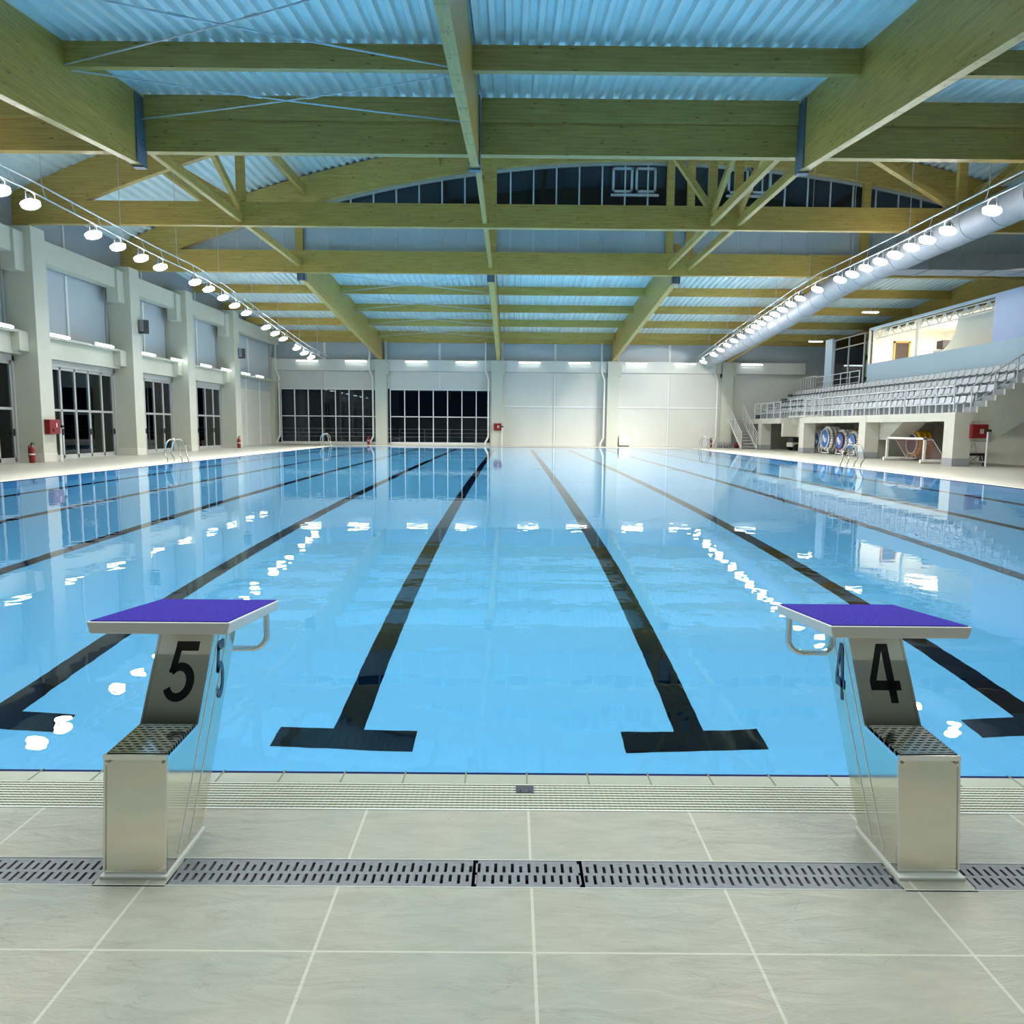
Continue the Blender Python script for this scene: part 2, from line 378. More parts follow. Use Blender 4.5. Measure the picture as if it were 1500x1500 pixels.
# walls
HW = 10.4
d = MB()
d.box(-18.4, -18.1, -9, 54.6, 0, 8.25, 0); d.box(-18.4, -18.1, -9, 54.6, 8.25, 11.2, 1)
for y0 in (12, 18.4, 25, 31.9, 37.6, 44.3):   # panel joints
    y1 = {12: 17.6, 18.4: 24.2, 25: 31, 31.9: 36.7, 37.6: 43.4, 44.3: 53.5}[y0]
    ym = (y0+y1)/2
    d.box(-18.1, -18.06, ym-.08, ym+.08, 4.75, 7.3, 2); d.box(-18.1, -18.04, y1-.16, y1-.04, 4.75, 7.3, 3)
d.box(-18.1, -18.05, 47.9, 48.05, 0, 4.7, 2); d.box(-18.1, -18.05, 44.9, 45.0, 0, 4.7, 2)
ob('wall_left', d, ['panel_grey', 'panel_dark', 'panel_white', 'joint_grey'], kind=S, label='left wall of pale grey panels')
FY = 54.3
cols = [-9.9, -1.18, 7.53, 16.12]
bays = [(-18.1, -10.33), (-9.47, -1.6), (-.75, 7.13), (7.95, 15.7), (16.55, 28)]
d = MB()
d.box(-18.4, 28, FY+.15, FY+.4, 5.4, 11.2, 0)
d.box(-18.4, 28, FY+.1, FY+.4, 4.22, 5.5, 1)
for i in (2, 3, 4):
    a, b2 = bays[i]; d.box(a-.5, b2+.5, FY+.1, FY+.4, 0, 4.22, 1)
    if i < 4:
        m_ = (a+b2)/2; d.box(m_-.06, m_+.06, FY+.05, FY+.1, 0, 5.45, 2); d.box(a, b2, FY+.06, FY+.1, 2.90, 3.02, 2)
        d.box(m_+.06, m_+.09, FY+.06, FY+.1, 0, 5.45, 3); d.box(a, b2, FY+.07, FY+.1, 2.87, 2.9, 3)
for a, b2 in bays[:4]:
    m_ = (a+b2)/2; d.box(m_-.09, m_+.09, FY+.05, FY+.15, 6.35, 7.7, 2)
    if a < -5: d.box(m_-.05, m_+.05, FY+.05, FY+.1, 4.25, 5.5, 2)
d.box(-18.1, 16, FY-.02, FY+.1, 0, .14, 1)
ob('wall_far', d, ['panel_grey', 'panel_white', 'frame_white', 'joint_grey'], kind=S, label='far end wall of white panels')
d = MB(); d.box(28, 28.3, -9, 54.6, 0, 11.2); ob('wall_right', d, 'panel_white', kind=S, label='right wall behind the spectator stand')
d = MB(); d.box(-18.4, 28.3, -9.3, -9, 0, 3.0); d.box(-18.4, 28.3, -9.3, -9, 3.0, 7.0, 1); d.box(-18.4, 28.3, -9.3, -9, 7.0, 11.2); d.box(-18.4, 28.3, -8.99, -7.9, 6.95, 7.05, 1); d.box(-18.1, 28, -7.9, -4.6, 6.8, 6.95, 0)  # black bands and cream soffit added for the block panels to reflect
ob('wall_back', d, ['cream', 'black_plastic'], kind=S, label='wall behind the viewpoint, with dark and cream bands added for reflections')

# far ledge beam and its small brackets
d = MB()
for a, b2 in bays: d.box(a, min(b2, 22), FY-.32, FY+.12, 5.52, 6.36)
ob('trim_2', d, 'panel_white', kind=S, label='white ledge beam across the far wall')
for i, x in enumerate(cols):
    d = MB(); d.box(x-.43, x+.43, FY-.55, FY+.12, 0, 6.36); d.box(x-.43, x+.62, FY-.5, FY, 5.25, 6.1); d.box(x+.28, x+.46, FY-.3, FY, 6.36, 7.72)
    ob('column', d, 'column_paint', kind=S, label='cream column against the far wall, %s from the left' % ['first', 'second', 'third', 'fourth'][i])
d = MB(); d.box(-18.1, -17.85, FY-.9, FY+.1, 0, 6.4)
ob('column', d, 'column_paint', kind=S, label='cream corner column where left and far walls meet')

# left columns
lc = [(11.2, 12.0), (17.6, 18.4), (24.2, 25.0), (31.0, 31.85), (36.75, 37.6), (43.4, 44.3)]
for i, (a, b2) in enumerate(lc):
    d = MB(); d.box(-18.1, -17.0, a, b2, 0, 8.3); d.box(-17.75, -17.25, a-.55, a, 6.7, 8.05); d.box(-17.85, -17.3, a-.5, a, 3.95, 4.6)
    d.box(-18.1, -16.985, a-.01, b2+.01, 0, .32, 1)
    ob('column', d, ['column_paint', 'concrete'], kind=S, bevel=.01, label='cream column on the left wall, %s one' % ORD[i])
d = MB()
for (a, b2) in zip([q[1] for q in lc], [q[0] for q in lc[1:]]+[53.4]):
    d.box(-17.85, -17.35, a, b2, 7.3, 8.1)
ob('trim_3', d, 'column_paint', kind=S, label='upper white ring beam along the left wall')
d = MB()
for (a, b2) in zip([q[1] for q in lc[:-1]], [q[0] for q in lc[1:]]):
    d.box(-18.05, -17.6, a, b2, 3.85, 4.72); d.box(-17.6, -17.35, a, b2, 4.58, 4.66)
d.box(-18.05, -17.35, lc[-1][1], 53.4, 4.58, 4.68)
ob('trim_4', d, 'column_paint', kind=S, label='white ledge beam along the left wall above the doors')

# ------------------------------------------------------------------ far windows
def far_window(nm, x0, x1, label):
    root = empty(nm, ((x0+x1)/2, FY+.1, .14), label, kind=S)
    fr = MB(); n = 7; zb, zt = .14, 4.22
    for k in range(n+1):
        x = x0+(x1-x0)*k/n; fr.box(x-.035, x+.035, FY+.08, FY+.2, zb, zt)
    fr.box(x0, x1, FY+.08, FY+.2, 2.09, 2.16); fr.box(x0, x1, FY+.08, FY+.2, zt-.1, zt); fr.box(x0, x1, FY+.08, FY+.2, zb, zb+.06)
    ob('window_frame', fr, 'frame_white', root)
    g_ = MB(); g_.box(x0, x1, FY+.135, FY+.145, zb, zt); ob('window_pane', g_, 'pane', root)
far_window('window_1', -17.6, -10.36, 'left wide dark window in the far wall')
far_window('window_2', -9.3, -1.68, 'right wide dark window in the far wall beside the red cabinet')
# terrace outside, seen through the glass
d = MB(); d.box(-21.9, 2, FY+.45, FY+6, -.3, -.02); d.box(-24, -18.45, 10, FY+6, -.3, -.02); ob('floor_terrace', d, 'concrete_grey', kind=S, label='dark terrace outside the windows')
d = MB()
for z in (.55, .85, 1.15): d.box(-21, 1, FY+2.4, FY+2.45, z, z+.05)
for k in range(12): d.box(-21+k*2, -20.95+k*2, FY+2.4, FY+2.45, -.02, 1.2)
ob('terrace_railing', d, 'rail_paint', label='white horizontal-bar railing outside the far windows', cat='railing')
d = MB()
for z in (.45, .75, 1.05): d.box(-20.3, -20.25, 16, 52, z, z+.05)
for k in range(18): d.box(-20.3, -20.25, 16+k*2, 16.05+k*2, -.02, 1.1)
ob('terrace_railing', d, 'rail_paint', label='white horizontal-bar railing outside the left glass doors', cat='railing')

# ------------------------------------------------------------------ folding glass doors, left wall
def fold_door(nm, y0, y1, n, label):
    root = empty(nm, (-18.0, (y0+y1)/2, 0), label, kind=S)
    w_ = (y1-y0)/n
    fr = MB(); fr.box(-18.1, -17.86, y0, y1, 3.62, 3.84); fr.box(-18.1, -17.86, y0, y0+.1, 0, 3.8); fr.box(-18.1, -17.86, y1-.1, y1, 0, 3.8); fr.box(-18.1, -17.9, y0, y1, 0, .03)
    ob('door_frame', fr, 'alu', root)
    for k in range(n):
        a, b2 = y0+w_*k+.1*(k == 0), y0+w_*(k+1)-.1*(k == n-1)
        l = MB()
        l.box(-17.99, -17.93, a, a+.052, .03, 3.62); l.box(-17.99, -17.93, b2-.052, b2, .03, 3.62)
        for z, h in ((.03, .14), (1.88, .09), (3.5, .12)): l.box(-17.99, -17.93, a, b2, z, z+h)
        lf = ob('door_leaf', l, 'alu', root)
        g_ = MB(); g_.box(-17.965, -17.955, a+.07, b2-.07, .1, 3.55); ob('pane', g_, 'pane', lf)
        if k % 2 == 1:
            h_ = MB(); h_.box(-17.93, -17.89, b2-.06, b2-.02, .95, 1.2); h_.box(-17.91, -17.87, b2-.14, b2-.02, 1.05, 1.08); ob('door_handle', h_, 'black_plastic', lf)
# the wall is open behind the doors: dark backing recess is the night outside, so cut the wall there
wl = D.objects['wall_left']; D.objects.remove(wl)
d = MB(); dz = 3.85
openings = [(18.4, 24.2), (25.0, 31.0), (31.85, 36.75), (37.6, 43.4)]
ys = -9
for a, b2 in openings:
    d.box(-18.4, -18.1, ys, a, 0, dz, 0); ys = b2
d.box(-18.4, -18.1, ys, 54.6, 0, dz, 4); d.box(-18.4, -18.1, -9, 54.6, dz, 8.25, 0); d.box(-18.4, -18.1, -9, 54.6, 8.25, 11.2, 1)
for (a, b2) in zip([q[1] for q in lc], [q[0] for q in lc[1:]]+[53.4]):
    ym = (a+b2)/2
    d.box(-18.1, -18.05, ym-.07, ym+.07, 4.75, 7.3, 2); d.box(-18.1, -18.03, b2-.14, b2-.04, 4.75, 7.3, 3); d.box(-18.1, -18.05, ym-.04, ym+.04, 8.1, 9.9, 2)
for y in (46, 48.2, 51): d.box(-18.1, -18.05, y, y+.1, 0, 4.6, 2)
ob('wall_left', d, ['panel_grey', 'panel_dark', 'frame_white', 'joint_grey', 'panel_white'], kind=S, label='left wall of pale grey panels')
for i, (a, b2) in enumerate(openings):
    fold_door('door_%d' % (i+1), a+.02, b2-.02, 6 if i < 2 else 5, 'folding glass door in the left wall, %s bay' % ORD[i])

# ------------------------------------------------------------------ roof sheets
def corrugated(nm, x0, x1, zf, ys, label, pitch=.33, dep=.11):
    """ribs run along Y; zf(x, y) is the underside height"""
    vs = []; fs = []; row = []
    x = x0; prof = []
    while x < x1:
        prof += [(x, 0), (x+.11, 0), (x+.16, dep), (x+.28, dep)]; x += pitch
    n = len(prof)
    for y in ys: vs += [(px, y, zf(px, y)+pz) for px, pz in prof]
    for j in range(len(ys)-1):
        for i in range(n-1): fs.append((j*n+i, j*n+i+1, (j+1)*n+i+1, (j+1)*n+i))
    d_ = MB(); d_.add(vs, fs); o = ob(nm, d_, 'roof_sheet', kind=S, label=label)
    sd = o.modifiers.new('thick', 'SOLIDIFY'); sd.thickness = .02; sd.offset = 1
    return o
Y1, Y2, Y3 = 17.8, 25.1, 32.6
zn = lambda y: 9.95+(y-Y1)*.1
zr = lambda y: 8.07+.085*(FY-y)
corrugated('ceiling', -18.4, 28.3, lambda x, y: zn(y)+.01, [-9.2, Y1+.3], 'corrugated metal ceiling above the near half')
corrugated('ceiling', -18.4, 28.3, lambda x, y: zr(y)+.01, [Y3+.2, FY+.4], 'corrugated metal ceiling above the far end')
AR, AXC, AZ = 58.0, 6.0, 13.5
def arch(x, off=0.): return AZ-AR+math.sqrt((AR+off)**2-(x-AXC)**2)
AD = 1.25
corrugated('ceiling', -18.4, 28.3, lambda x, y: arch(x, AD)+.02, [Y1-.3, Y3+.4], 'raised curved corrugated metal ceiling')

# ------------------------------------------------------------------ timber
def timber(nm, mb, m_, label, steel=None): return ob(nm, mb, m_, kind=S, label=label, bevel=.006)
RX = [(-9.9, 'left'), (-1.09, 'centre'), (7.53, 'right'), (16.12, 'outer right')]
for x, n_ in RX:
    hw = .11; d = MB()
    zb = lambda y: 8.17+(y-Y1)*.1
    d.hexa([(x-hw, -9, zb(-9)), (x+hw, -9, zb(-9)), (x+hw, Y1-.12, zb(Y1)), (x-hw, Y1-.12, zb(Y1)),
            (x-hw, -9, zn(-9)), (x+hw, -9, zn(-9)), (x+hw, Y1-.12, zn(Y1)), (x-hw, Y1-.12, zn(Y1))])
    timber('roof_beam', d, 'wood_y', '%s deep timber roof beam over the near half' % n_)
    d = MB(); d.box(x-.15, x+.15, Y1-.12, Y1-.08, zb(Y1)-.03, zn(Y1)-.05); d.box(x-.15, x+.15, Y1-.3, Y1-.08, zb(Y1)-.07, zb(Y1)-.035)
    d.box(x-.15, x-hw-.005, Y1-.60, Y1-.1, zb(Y1)-.03, zn(Y1)-.1); d.box(x+hw+.005, x+.15, Y1-.60, Y1-.1, zb(Y1)-.03, zn(Y1)-.1)
    ob('beam_shoe', d, 'steel_blue', label='blue-grey steel shoe on the end of the %s near roof beam' % n_, cat='bracket', group='steel shoes on the roof beams')
for x, n_ in [q for q in RX]+[(24.8, 'far right')]:
    hw = .13; d = MB(); a, b2 = Y3+.15, FY-.05
    z0, z1 = 8.2, 6.33
    d.hexa([(x-hw, a, z0), (x+hw, a, z0), (x+hw, b2, z1), (x-hw, b2, z1), (x-hw, a, zr(a)), (x+hw, a, zr(a)), (x+hw, b2, zr(b2)), (x-hw, b2, zr(b2))])
    timber('roof_beam', d, 'wood_y', '%s timber roof beam over the far end' % n_)
    d = MB(); d.box(x-.17, x+.17, Y3+.1, Y3+.14, 8.1, 8.9); d.box(x-.17, x-.135, Y3+.1, Y3+.5, 8.1, 8.7); d.box(x+.135, x+.17, Y3+.1, Y3+.5, 8.1, 8.7)
    ob('beam_shoe', d, 'steel_blue', label='blue-grey steel shoe on the end of the %s far roof beam' % n_, cat='bracket', group='steel shoes on the roof beams')
# purlins between the roof beams
def spans(lim=(-18.1, 28)):
    xs = [lim[0]]+[q[0] for q in RX]+[lim[1]]; return list(zip(xs[:-1], xs[1:]))
SPN = ['left wall bay', 'left centre bay', 'right centre bay', 'right bay', 'stand bay']
for y, dn in ((9.4, 'nearest'), (14.25, 'second')):
    for (a, b2), s_ in zip(spans(), SPN):
        d = MB(); d.box(a+.11, b2-.11, y-.09, y+.09, zn(y)-.52, zn(y))
        timber('roof_purlin', d, 'wood_x', '%s purlin of the near roof, %s' % (dn, s_))
for (a, b2), s_ in zip(spans(), SPN):
    d = MB(); d.box(a+.16, b2-.16, Y1-.2, Y1-.02, zn(Y1)-.62, zn(Y1)-.01)
    timber('roof_purlin', d, 'wood_x', 'purlin on the first cross beam, %s' % s_)
py = [36.6, 40.6, 44.5, 48.3, 52.0]
for k, y in enumerate([36.2, 40.3, 44.4, 48.4, 52.3, FY-.15]):
    for (a, b2), s_ in zip(spans(), SPN):
        d = MB(); d.box(a+.13, b2-.13, y-.09, y+.09, zr(y)-.45, zr(y))
        timber('roof_purlin', d, 'wood_x', '%s purlin of the far roof, %s' % (ORD[k], s_))
# cross beams (bottom chords)
for y, z0, z1, n_ in ((Y1, 8.55, 9.33, 'first'), (Y2, 8.56, 9.38, 'second'), (Y3, 8.42, 9.40, 'third')):
    d = MB(); d.box(-18.1, 28, y-.13, y+.13, z0, z1)
    timber('cross_beam', d, 'wood_x', '%s long timber cross beam spanning the hall' % n_)
# arches
for y, n_ in ((Y1+.25, 'first'), (Y2, 'second'), (Y3, 'third')):
    d = MB(); xs = [-18.1+46.1*i/72 for i in range(73)]
    vs = []
    for x in xs: vs += [(x, y-.12, arch(x)), (x, y+.12, arch(x)), (x, y+.12, arch(x, AD)), (x, y-.12, arch(x, AD))]
    fs = []
    for i in range(72):
        for j in range(4): fs.append((i*4+j, i*4+(j+1) % 4, i*4+4+(j+1) % 4, i*4+4+j))
    fs += [(0, 1, 2, 3), (291, 290, 289, 288)]
    d.add(vs, fs); ob('arch_beam', d, 'wood_x', kind=S, label='%s curved timber arch under the raised roof' % n_)
# posts, ties and braces
def post(x, y, z0, z1, w_=.3, label=''):
    d = MB(); d.box(x-w_/2, x+w_/2, y-.1, y+.1, z0, z1); timber('roof_post', d, 'wood_x', label)
for y, n_, zt in ((Y2, 'second', 9.38), (Y3, 'third', 9.40)):
    for x in (-9.9, -1.0, 7.53-.42, 7.53+.52, 16.1, 24.8):
        post(x, y+.02, zt, arch(x)+.1, .3 if y == Y2 else .34, 'timber post on the %s cross beam' % n_)
for a, b2, n_ in ((Y1, Y2, 'first and second'), (Y2, Y3, 'second and third')):
    for x, s_ in ((-9.9, 'left'), (-1.09, 'centre'), (7.1, 'inner right'), (8.05, 'outer right'), (16.1, 'far right')):
        d = MB(); d.bar((x, a+.13, 8.82), (x, b2-.13, 8.82), .16, .28)
        timber('roof_brace', d, 'wood_y', '%s timber tie between the %s cross beams' % (s_, n_))
for x, s_ in ((-9.9, 'left'), (7.1, 'inner right'), (8.05, 'outer right')):
    d = MB(); d.bar((x, Y2-.13, 9.15), (x, Y1+.4, 12.2), .16, .24)
    timber('roof_brace', d, 'wood_y', '%s slanting timber strut rising from the second cross beam' % s_)
for (a, za, b2, zb2, n_) in ((7.0, 9.4, 4.9, 12.2, 'rising left beside the right posts'), (16.0, 9.35, 12.4, 11.4, 'left of the far right post'), (16.2, 9.35, 18.6, 11.6, 'right of the far right post'),
                              (-10.1, 9.4, -12.2, 10.6, 'left of the left post')):
    d = MB(); d.bar((a, Y2, za), (b2, Y2, zb2), .2, .26, up=(0, 1, 0)); timber('roof_brace', d, 'wood_x', 'diagonal timber web on the second cross beam, %s' % n_)
for x in (-13.2, -9.6, -3.5, 1.5, 12, 17, 21):   # short roof purlins between arches
    d = MB(); z = arch(x, AD)-.26; d.bar((x, Y2+.12, z-.35), (x, Y3-.12, z-.35), .16, .4); timber('roof_purlin', d, 'wood_y', 'lengthwise purlin between the second and third arches')
    d = MB(); d.bar((x, Y1+.4, z-.2), (x, Y2-.12, z-.2), .16, .4); timber('roof_purlin', d, 'wood_y', 'lengthwise purlin between the first and second arches')
# gable under the third arch: dark glazing over opaque panels
root = empty('window_3', (AXC, Y3+.3, 9.4), 'arched dark clerestory window under the third timber arch', kind=S)
xs = [-7.55+1.05*k for k in range(-8, 29)]
d = MB()
for x in xs:
    if -15 < x < 25.5 and arch(x) > 9.6: d.box(x-.035, x+.035, Y3+.16, Y3+.26, 9.4, arch(x)+.1)
pr = [x for x in [-15.2+.5*i for i in range(82)]]
for a, b2 in zip(pr[:-1], pr[1:]): d.hexa([(a, Y3+.14, arch(a)-.14), (b2, Y3+.14, arch(b2)-.14), (b2, Y3+.28, arch(b2)-.14), (a, Y3+.28, arch(a)-.14), (a, Y3+.14, arch(a)+.02), (b2, Y3+.14, arch(b2)+.02), (b2, Y3+.28, arch(b2)+.02), (a, Y3+.28, arch(a)+.02)])
d.box(-15, 25, Y3+.14, Y3+.26, 10.75, 10.85); d.box(-15, 25, Y3+.14, Y3+.26, 9.4, 9.5)
for x0 in (4.45, 5.52, 9.75, 10.8):
    for a, b2, c, e_ in ((x0, x0+.1, 12.15, 13.25), (x0+.85, x0+.95, 12.15, 13.25), (x0, x0+.95, 12.15, 12.25), (x0, x0+.95, 13.15, 13.25)): d.box(a, b2, Y3+.1, Y3+.26, c, e_)
d.box(4.4, 6.6, Y3+.14, Y3+.26, 12.0, 12.1); d.box(9.7, 11.9, Y3+.14, Y3+.26, 12.0, 12.1)
ob('window_frame', d, 'galvanised', root)
d = MB(); poly = [(x, arch(x)+.05) for x in pr if arch(x) > 10.9]; poly = [(poly[0][0], 10.8)]+poly+[(poly[-1][0], 10.8)]
d.prism(poly, 'y', Y3+.2, Y3+.215); ob('window_pane', d, 'pane', root)
d = MB(); poly = [(x, min(10.8, arch(x)+.05)) for x in pr]; poly = [(poly[0][0], 9.3)]+poly+[(poly[-1][0], 9.3)]
d.prism(poly, 'y', Y3+.19, Y3+.22); ob('lower_panel', d, 'panel_grey', root)
d = MB(); poly = [(-18.1, 10)]+[(x, arch(x)) for x in [-18.1+46.1*i/40 for i in range(41)] if arch(x) > 10]+[(28, 10)]
d.prism(poly, 'y', Y1+.45, Y1+.5); ob('wall_clerestory', d, 'panel_grey', kind=S, label='closing panel under the first arch')
d = MB(); d.box(-18.4, 28.3, Y1-.3, Y1+.5, zn(Y1)+.15, zn(Y1)+.3); d.box(-18.4, -15.2, Y3+.15, Y3+.3, 9.3, 11.2); d.box(25.2, 28.3, Y3+.15, Y3+.3, 9.3, 11.2)
ob('trim_5', d, 'panel_grey', kind=S, label='closing flashing of the raised roof')

# bracing rods
def rod(p, q, label):
    d_ = MB(); P_, Q_ = Vector(p), Vector(q); n = 12
    pts = [P_.lerp(Q_, i/n)-Vector((0, 0, .05*math.sin(math.pi*i/n))) for i in range(n+1)]
    d_.tube(pts, .018, 6); m_ = P_.lerp(Q_, .42); dr = (Q_-P_).normalized(); d_.tube([m_-dr*.15-Vector((0, 0, .048)), m_+dr*.15-Vector((0, 0, .048))], .035, 6)
    ob('bracing_rod', d_, 'galvanised', label=label, cat='bracing rod', group='crossed steel bracing rods under the roof')
xa, xb = -9.75, -1.28
z9, z14, z17 = zn(9.5)-.5, zn(14.1)-.5, zn(17.4)-.62
rod((xa, 9.6, z9), (xb, 14.1, z14), 'thin steel bracing rod in the nearest left roof bay, falling to the right')
rod((xb, 9.6, z9), (xa, 14.1, z14), 'thin steel bracing rod in the nearest left roof bay, rising to the right')
rod((xa, 14.35, z14), (xb, 17.5, z17), 'thin steel bracing rod in the second left roof bay, falling to the right')
rod((xb, 14.35, z14), (xa, 17.5, z17), 'thin steel bracing rod in the second left roof bay, rising to the right')
for a, b2, n_ in ((36.4, 40.1, 'first'), (40.5, 44.2, 'second'), (44.6, 48.2, 'third'), (48.6, 52.1, 'fourth')):
    rod((xa, a, zr(a)-.4), (xb, b2, zr(b2)-.4), 'bracing rod in the %s far roof bay, slanting away to the right' % n_)
    rod((xb, a, zr(a)-.4), (xa, b2, zr(b2)-.4), 'bracing rod in the %s far roof bay, slanting away to the left' % n_)

# ================================================================== FOREGROUND
# starting blocks
def glyph(ch, size_x, size_y, t=.0012):
    """digit outline as a flat mesh centred on the origin, in the XY plane"""
    if ch == '4':
        polys = [[(.62, 0), (.86, 0), (.86, 1), (.60, 1), (.0, .36), (.0, .20), (.62, .20)]]
        o_ = [(.86, 0), (.86, 1.), (.60, 1.), (0, .38), (0, .21), (1, .21), (1, .38)]
        quads = [[(.58, 0), (.82, 0), (.82, 1), (.58, 1)], [(0, .21), (1, .21), (1, .37), (0, .37)], [(0, .37), (.22, .37), (.66, 1), (.44, 1)]]
    else:
        quads = [[(.18, .84), (.93, .84), (.93, 1), (.18, 1)], [(.10, .47), (.31, .47), (.38, .9), (.18, .9)]]
        import math as M
        o, i_ = [], []
        n = 22
        for k in range(n+1):
            a = M.radians(140-(140+155)*k/n)
            o.append((.47+.5*M.cos(a), .315+.325*M.sin(a))); i_.append((.45+.26*M.cos(a), .315+.185*M.sin(a)))
        for k in range(n): quads.append([o[k], o[k+1], i_[k+1], i_[k]])
        quads.append([(.10, .47), (.31, .47), i_[0], o[0]])
    vs, fs = [], []
    for q in quads:
        k = len(vs); vs += [((x-.5)*size_x, (y-.5)*size_y) for x, y in q]; fs.append(tuple(range(k, k+len(q))))
    return vs, fs
def starting_block(xc, ch, label, inner, dy=0.):
    root = empty('starting_block', (xc, -.4, 0), label, 'starting block', 'starting blocks at the near end of the pool')
    hw = .1; o = dy
    pr_ = [(-.74+o, .01), (-.70+o, .372), (-.47+o, .382), (-.27+o, .712), (-.05+o, .69), (-.47+o, .01)]
    d_ = MB(); d_.prism(pr_, 'x', xc-hw, xc+hw)
    ped = ob('pedestal', d_, 'steel', root, bevel=.003)
    d_ = MB()   # folded seams down each side
    for sx in (-1, 1):
        x0, x1 = (xc+hw, xc+hw+.0015) if sx > 0 else (xc-hw-.0015, xc-hw)
        for p, q in (((-.235+o, .70), (-.66+o, .03)), ((-.15+o, .69), (-.575+o, .03))):
            d_.prism([(p[0], p[1]), (p[0]+.005, p[1]), (q[0]+.005, q[1]), (q[0], q[1])], 'x', x0, x1)
    ob('fold_seam', d_, 'block_white', ped)
    d_ = MB()   # raised rims of the two front panels
    for sx in (-1, 1):
        x = xc+sx*(hw-.003)
        d_.bar((x, -.472+o, .385), (x, -.272+o, .712), .006, .006); d_.bar((x, -.703+o, .372), (x, -.47+o, .383), .007, .016); d_.bar((x, -.743+o, .02), (x, -.703+o, .37), .006, .005)
    d_.bar((xc-hw, -.703+o, .378), (xc+hw, -.703+o, .378), .010, .016)
    for sx in (-1, 1): d_.cyl((xc+sx*.085, -.716+o, .362), 'y', .005, .014, 8)
    ob('edge_rim', d_, 'steel_tube', ped)
    d_ = MB(); d_.prism([(-.757+o*.6, -.01), (-.757+o*.6, .011), (-.46+o, .011), (-.46+o, -.01)], 'x', xc-hw-.006, xc+hw+.006); ob('foot', d_, 'grout_white', root, bevel=.003)
    t = MB(); y0, y1, x0, x1 = -.695+o, -.485+o, xc-.094, xc+.094
    zq = lambda y: .388+(y-y0)*.04
    nr, nc = 12, 6
    def tb(xa_, xb_, ya_, yb_, drop):
        t.hexa([(xa_, ya_, zq(ya_)-.010), (xb_, ya_, zq(ya_)-.010), (xb_, yb_, zq(yb_)-.010), (xa_, yb_, zq(yb_)-.010), (xa_, ya_, zq(ya_)-drop), (xb_, ya_, zq(ya_)-drop), (xb_, yb_, zq(yb_)-drop), (xa_, yb_, zq(yb_)-drop)])
    tb(x0, x1, y0, y0+.008, 0); tb(x0, x1, y1-.008, y1, 0); tb(x0, x0+.006, y0, y1, 0); tb(x1-.006, x1, y0, y1, 0)
    for r in range(1, nr):
        y = y0+(y1-y0)*r/nr; tb(x0, x1, y-.005, y+.005, 0)
    for r in range(nr):
        ya_, yb_ = y0+(y1-y0)*r/nr, y0+(y1-y0)*(r+1)/nr; off = .5*(r % 2)
        for c in range(nc+1):
            x = x0+(x1-x0)*(c+off)/nc
            if x < x1: tb(max(x0, x-.0065), min(x1, x+.0065), ya_, yb_, .0006)
    tr = ob('tread', t, 'steel_tube', root)
    t = MB(); t.hexa([(x0, y0, .3765), (x1, y0, .3765), (x1, y1, .383), (x0, y1, .383), (x0, y0, .379), (x1, y0, .379), (x1, y1, .3868), (x0, y1, .3868)]); ob('tray', t, 'black_hole', tr)
    # platform: white slab with blue grit covering, falling towards the water
    pc = xc+.0+(-.035 if xc < 0 else .012)
    ya, yb, za, zb_ = -.445+o/2, .105, .744, .694
    hx = .247; th = .042
    d_ = MB(); d_.hexa([(pc-hx+.01, ya, za-th), (pc+hx-.01, ya, za-th), (pc+hx-.01, yb, zb_-th), (pc-hx+.01, yb, zb_-th), (pc-hx, ya-.002, za), (pc+hx, ya-.002, za), (pc+hx, yb, zb_), (pc-hx, yb, zb_)])
    pl = ob('platform', d_, 'block_white', root, bevel=.004)
    q = .009; g_ = lambda y: za+(zb_-za)*(y-ya)/(yb-ya)
    d_ = MB(); c = [(pc-hx+q, ya+q), (pc+hx-q, ya+q), (pc+hx-q, yb-q), (pc-hx+q, yb-q)]
    d_.hexa([(a, b_, g_(b_)-.002) for a, b_ in c]+[(a, b_, g_(b_)+.003) for a, b_ in c]); ob('grit_cover', d_, 'blue_grit', pl)
    # backstroke grips on both sides
    for sx in (-1, 1):
        pts = []
        ox, iy, r_ = .205, .06, .05
        top, bot = .668, .505
        pts.append((pc+sx*ox, iy, top))
        for k in range(7):
            a = math.radians(90*k/6); pts.append((pc+sx*(ox-r_+r_*math.cos(a)), iy-.02*k/6, bot+r_-r_*math.sin(a)))
        for k in range(6):
            a = math.radians(90*k/5); pts.append((pc+sx*(.06-.03*math.sin(a)), iy-.02-.02*k/5, bot+.04-.04*math.cos(a)))
        pts.append((pc+sx*.02, .0, .58)); pts.append((pc+sx*.02, -.05, .63))
        d_ = MB(); d_.tube(pts, .0125, 12); ob('grab_handle', d_, 'steel_tube', root)
    # front digit lies on the leaning panel
    A = Vector((xc, -.47+o, .382)); B = Vector((xc, -.27+o, .712)); up = (B-A).normalized(); right = Vector((1, 0, 0)); nrm = right.cross(up)
    vs, fs = glyph(ch, .108, .215); cpt = A.lerp(B, .50)+nrm*.0012
    d_ = MB(); d_.add([cpt+right*(a+.006)+up*b_ for a, b_ in vs], fs); ob('number', d_, 'digit_black', root)
    sx = inner; cpt = Vector((xc+sx*(hw+.0025), -.262+o, .52)); fw = Vector((0, 1 if sx > 0 else -1, 0))
    upv = Vector((0, .12, 1)).normalized()
    vs, fs = glyph(ch, .075, .21)
    d_ = MB(); d_.add([cpt+fw*a+upv*b_ for a, b_ in vs], fs); ob('side_number', d_, 'digit_blue_sheen', root)
    return root
starting_block(-1.25, '5', 'steel starting block with blue top and black number 5', 1)
starting_block(1.275, '4', 'steel starting block with blue top and black number 4', -1, .035)

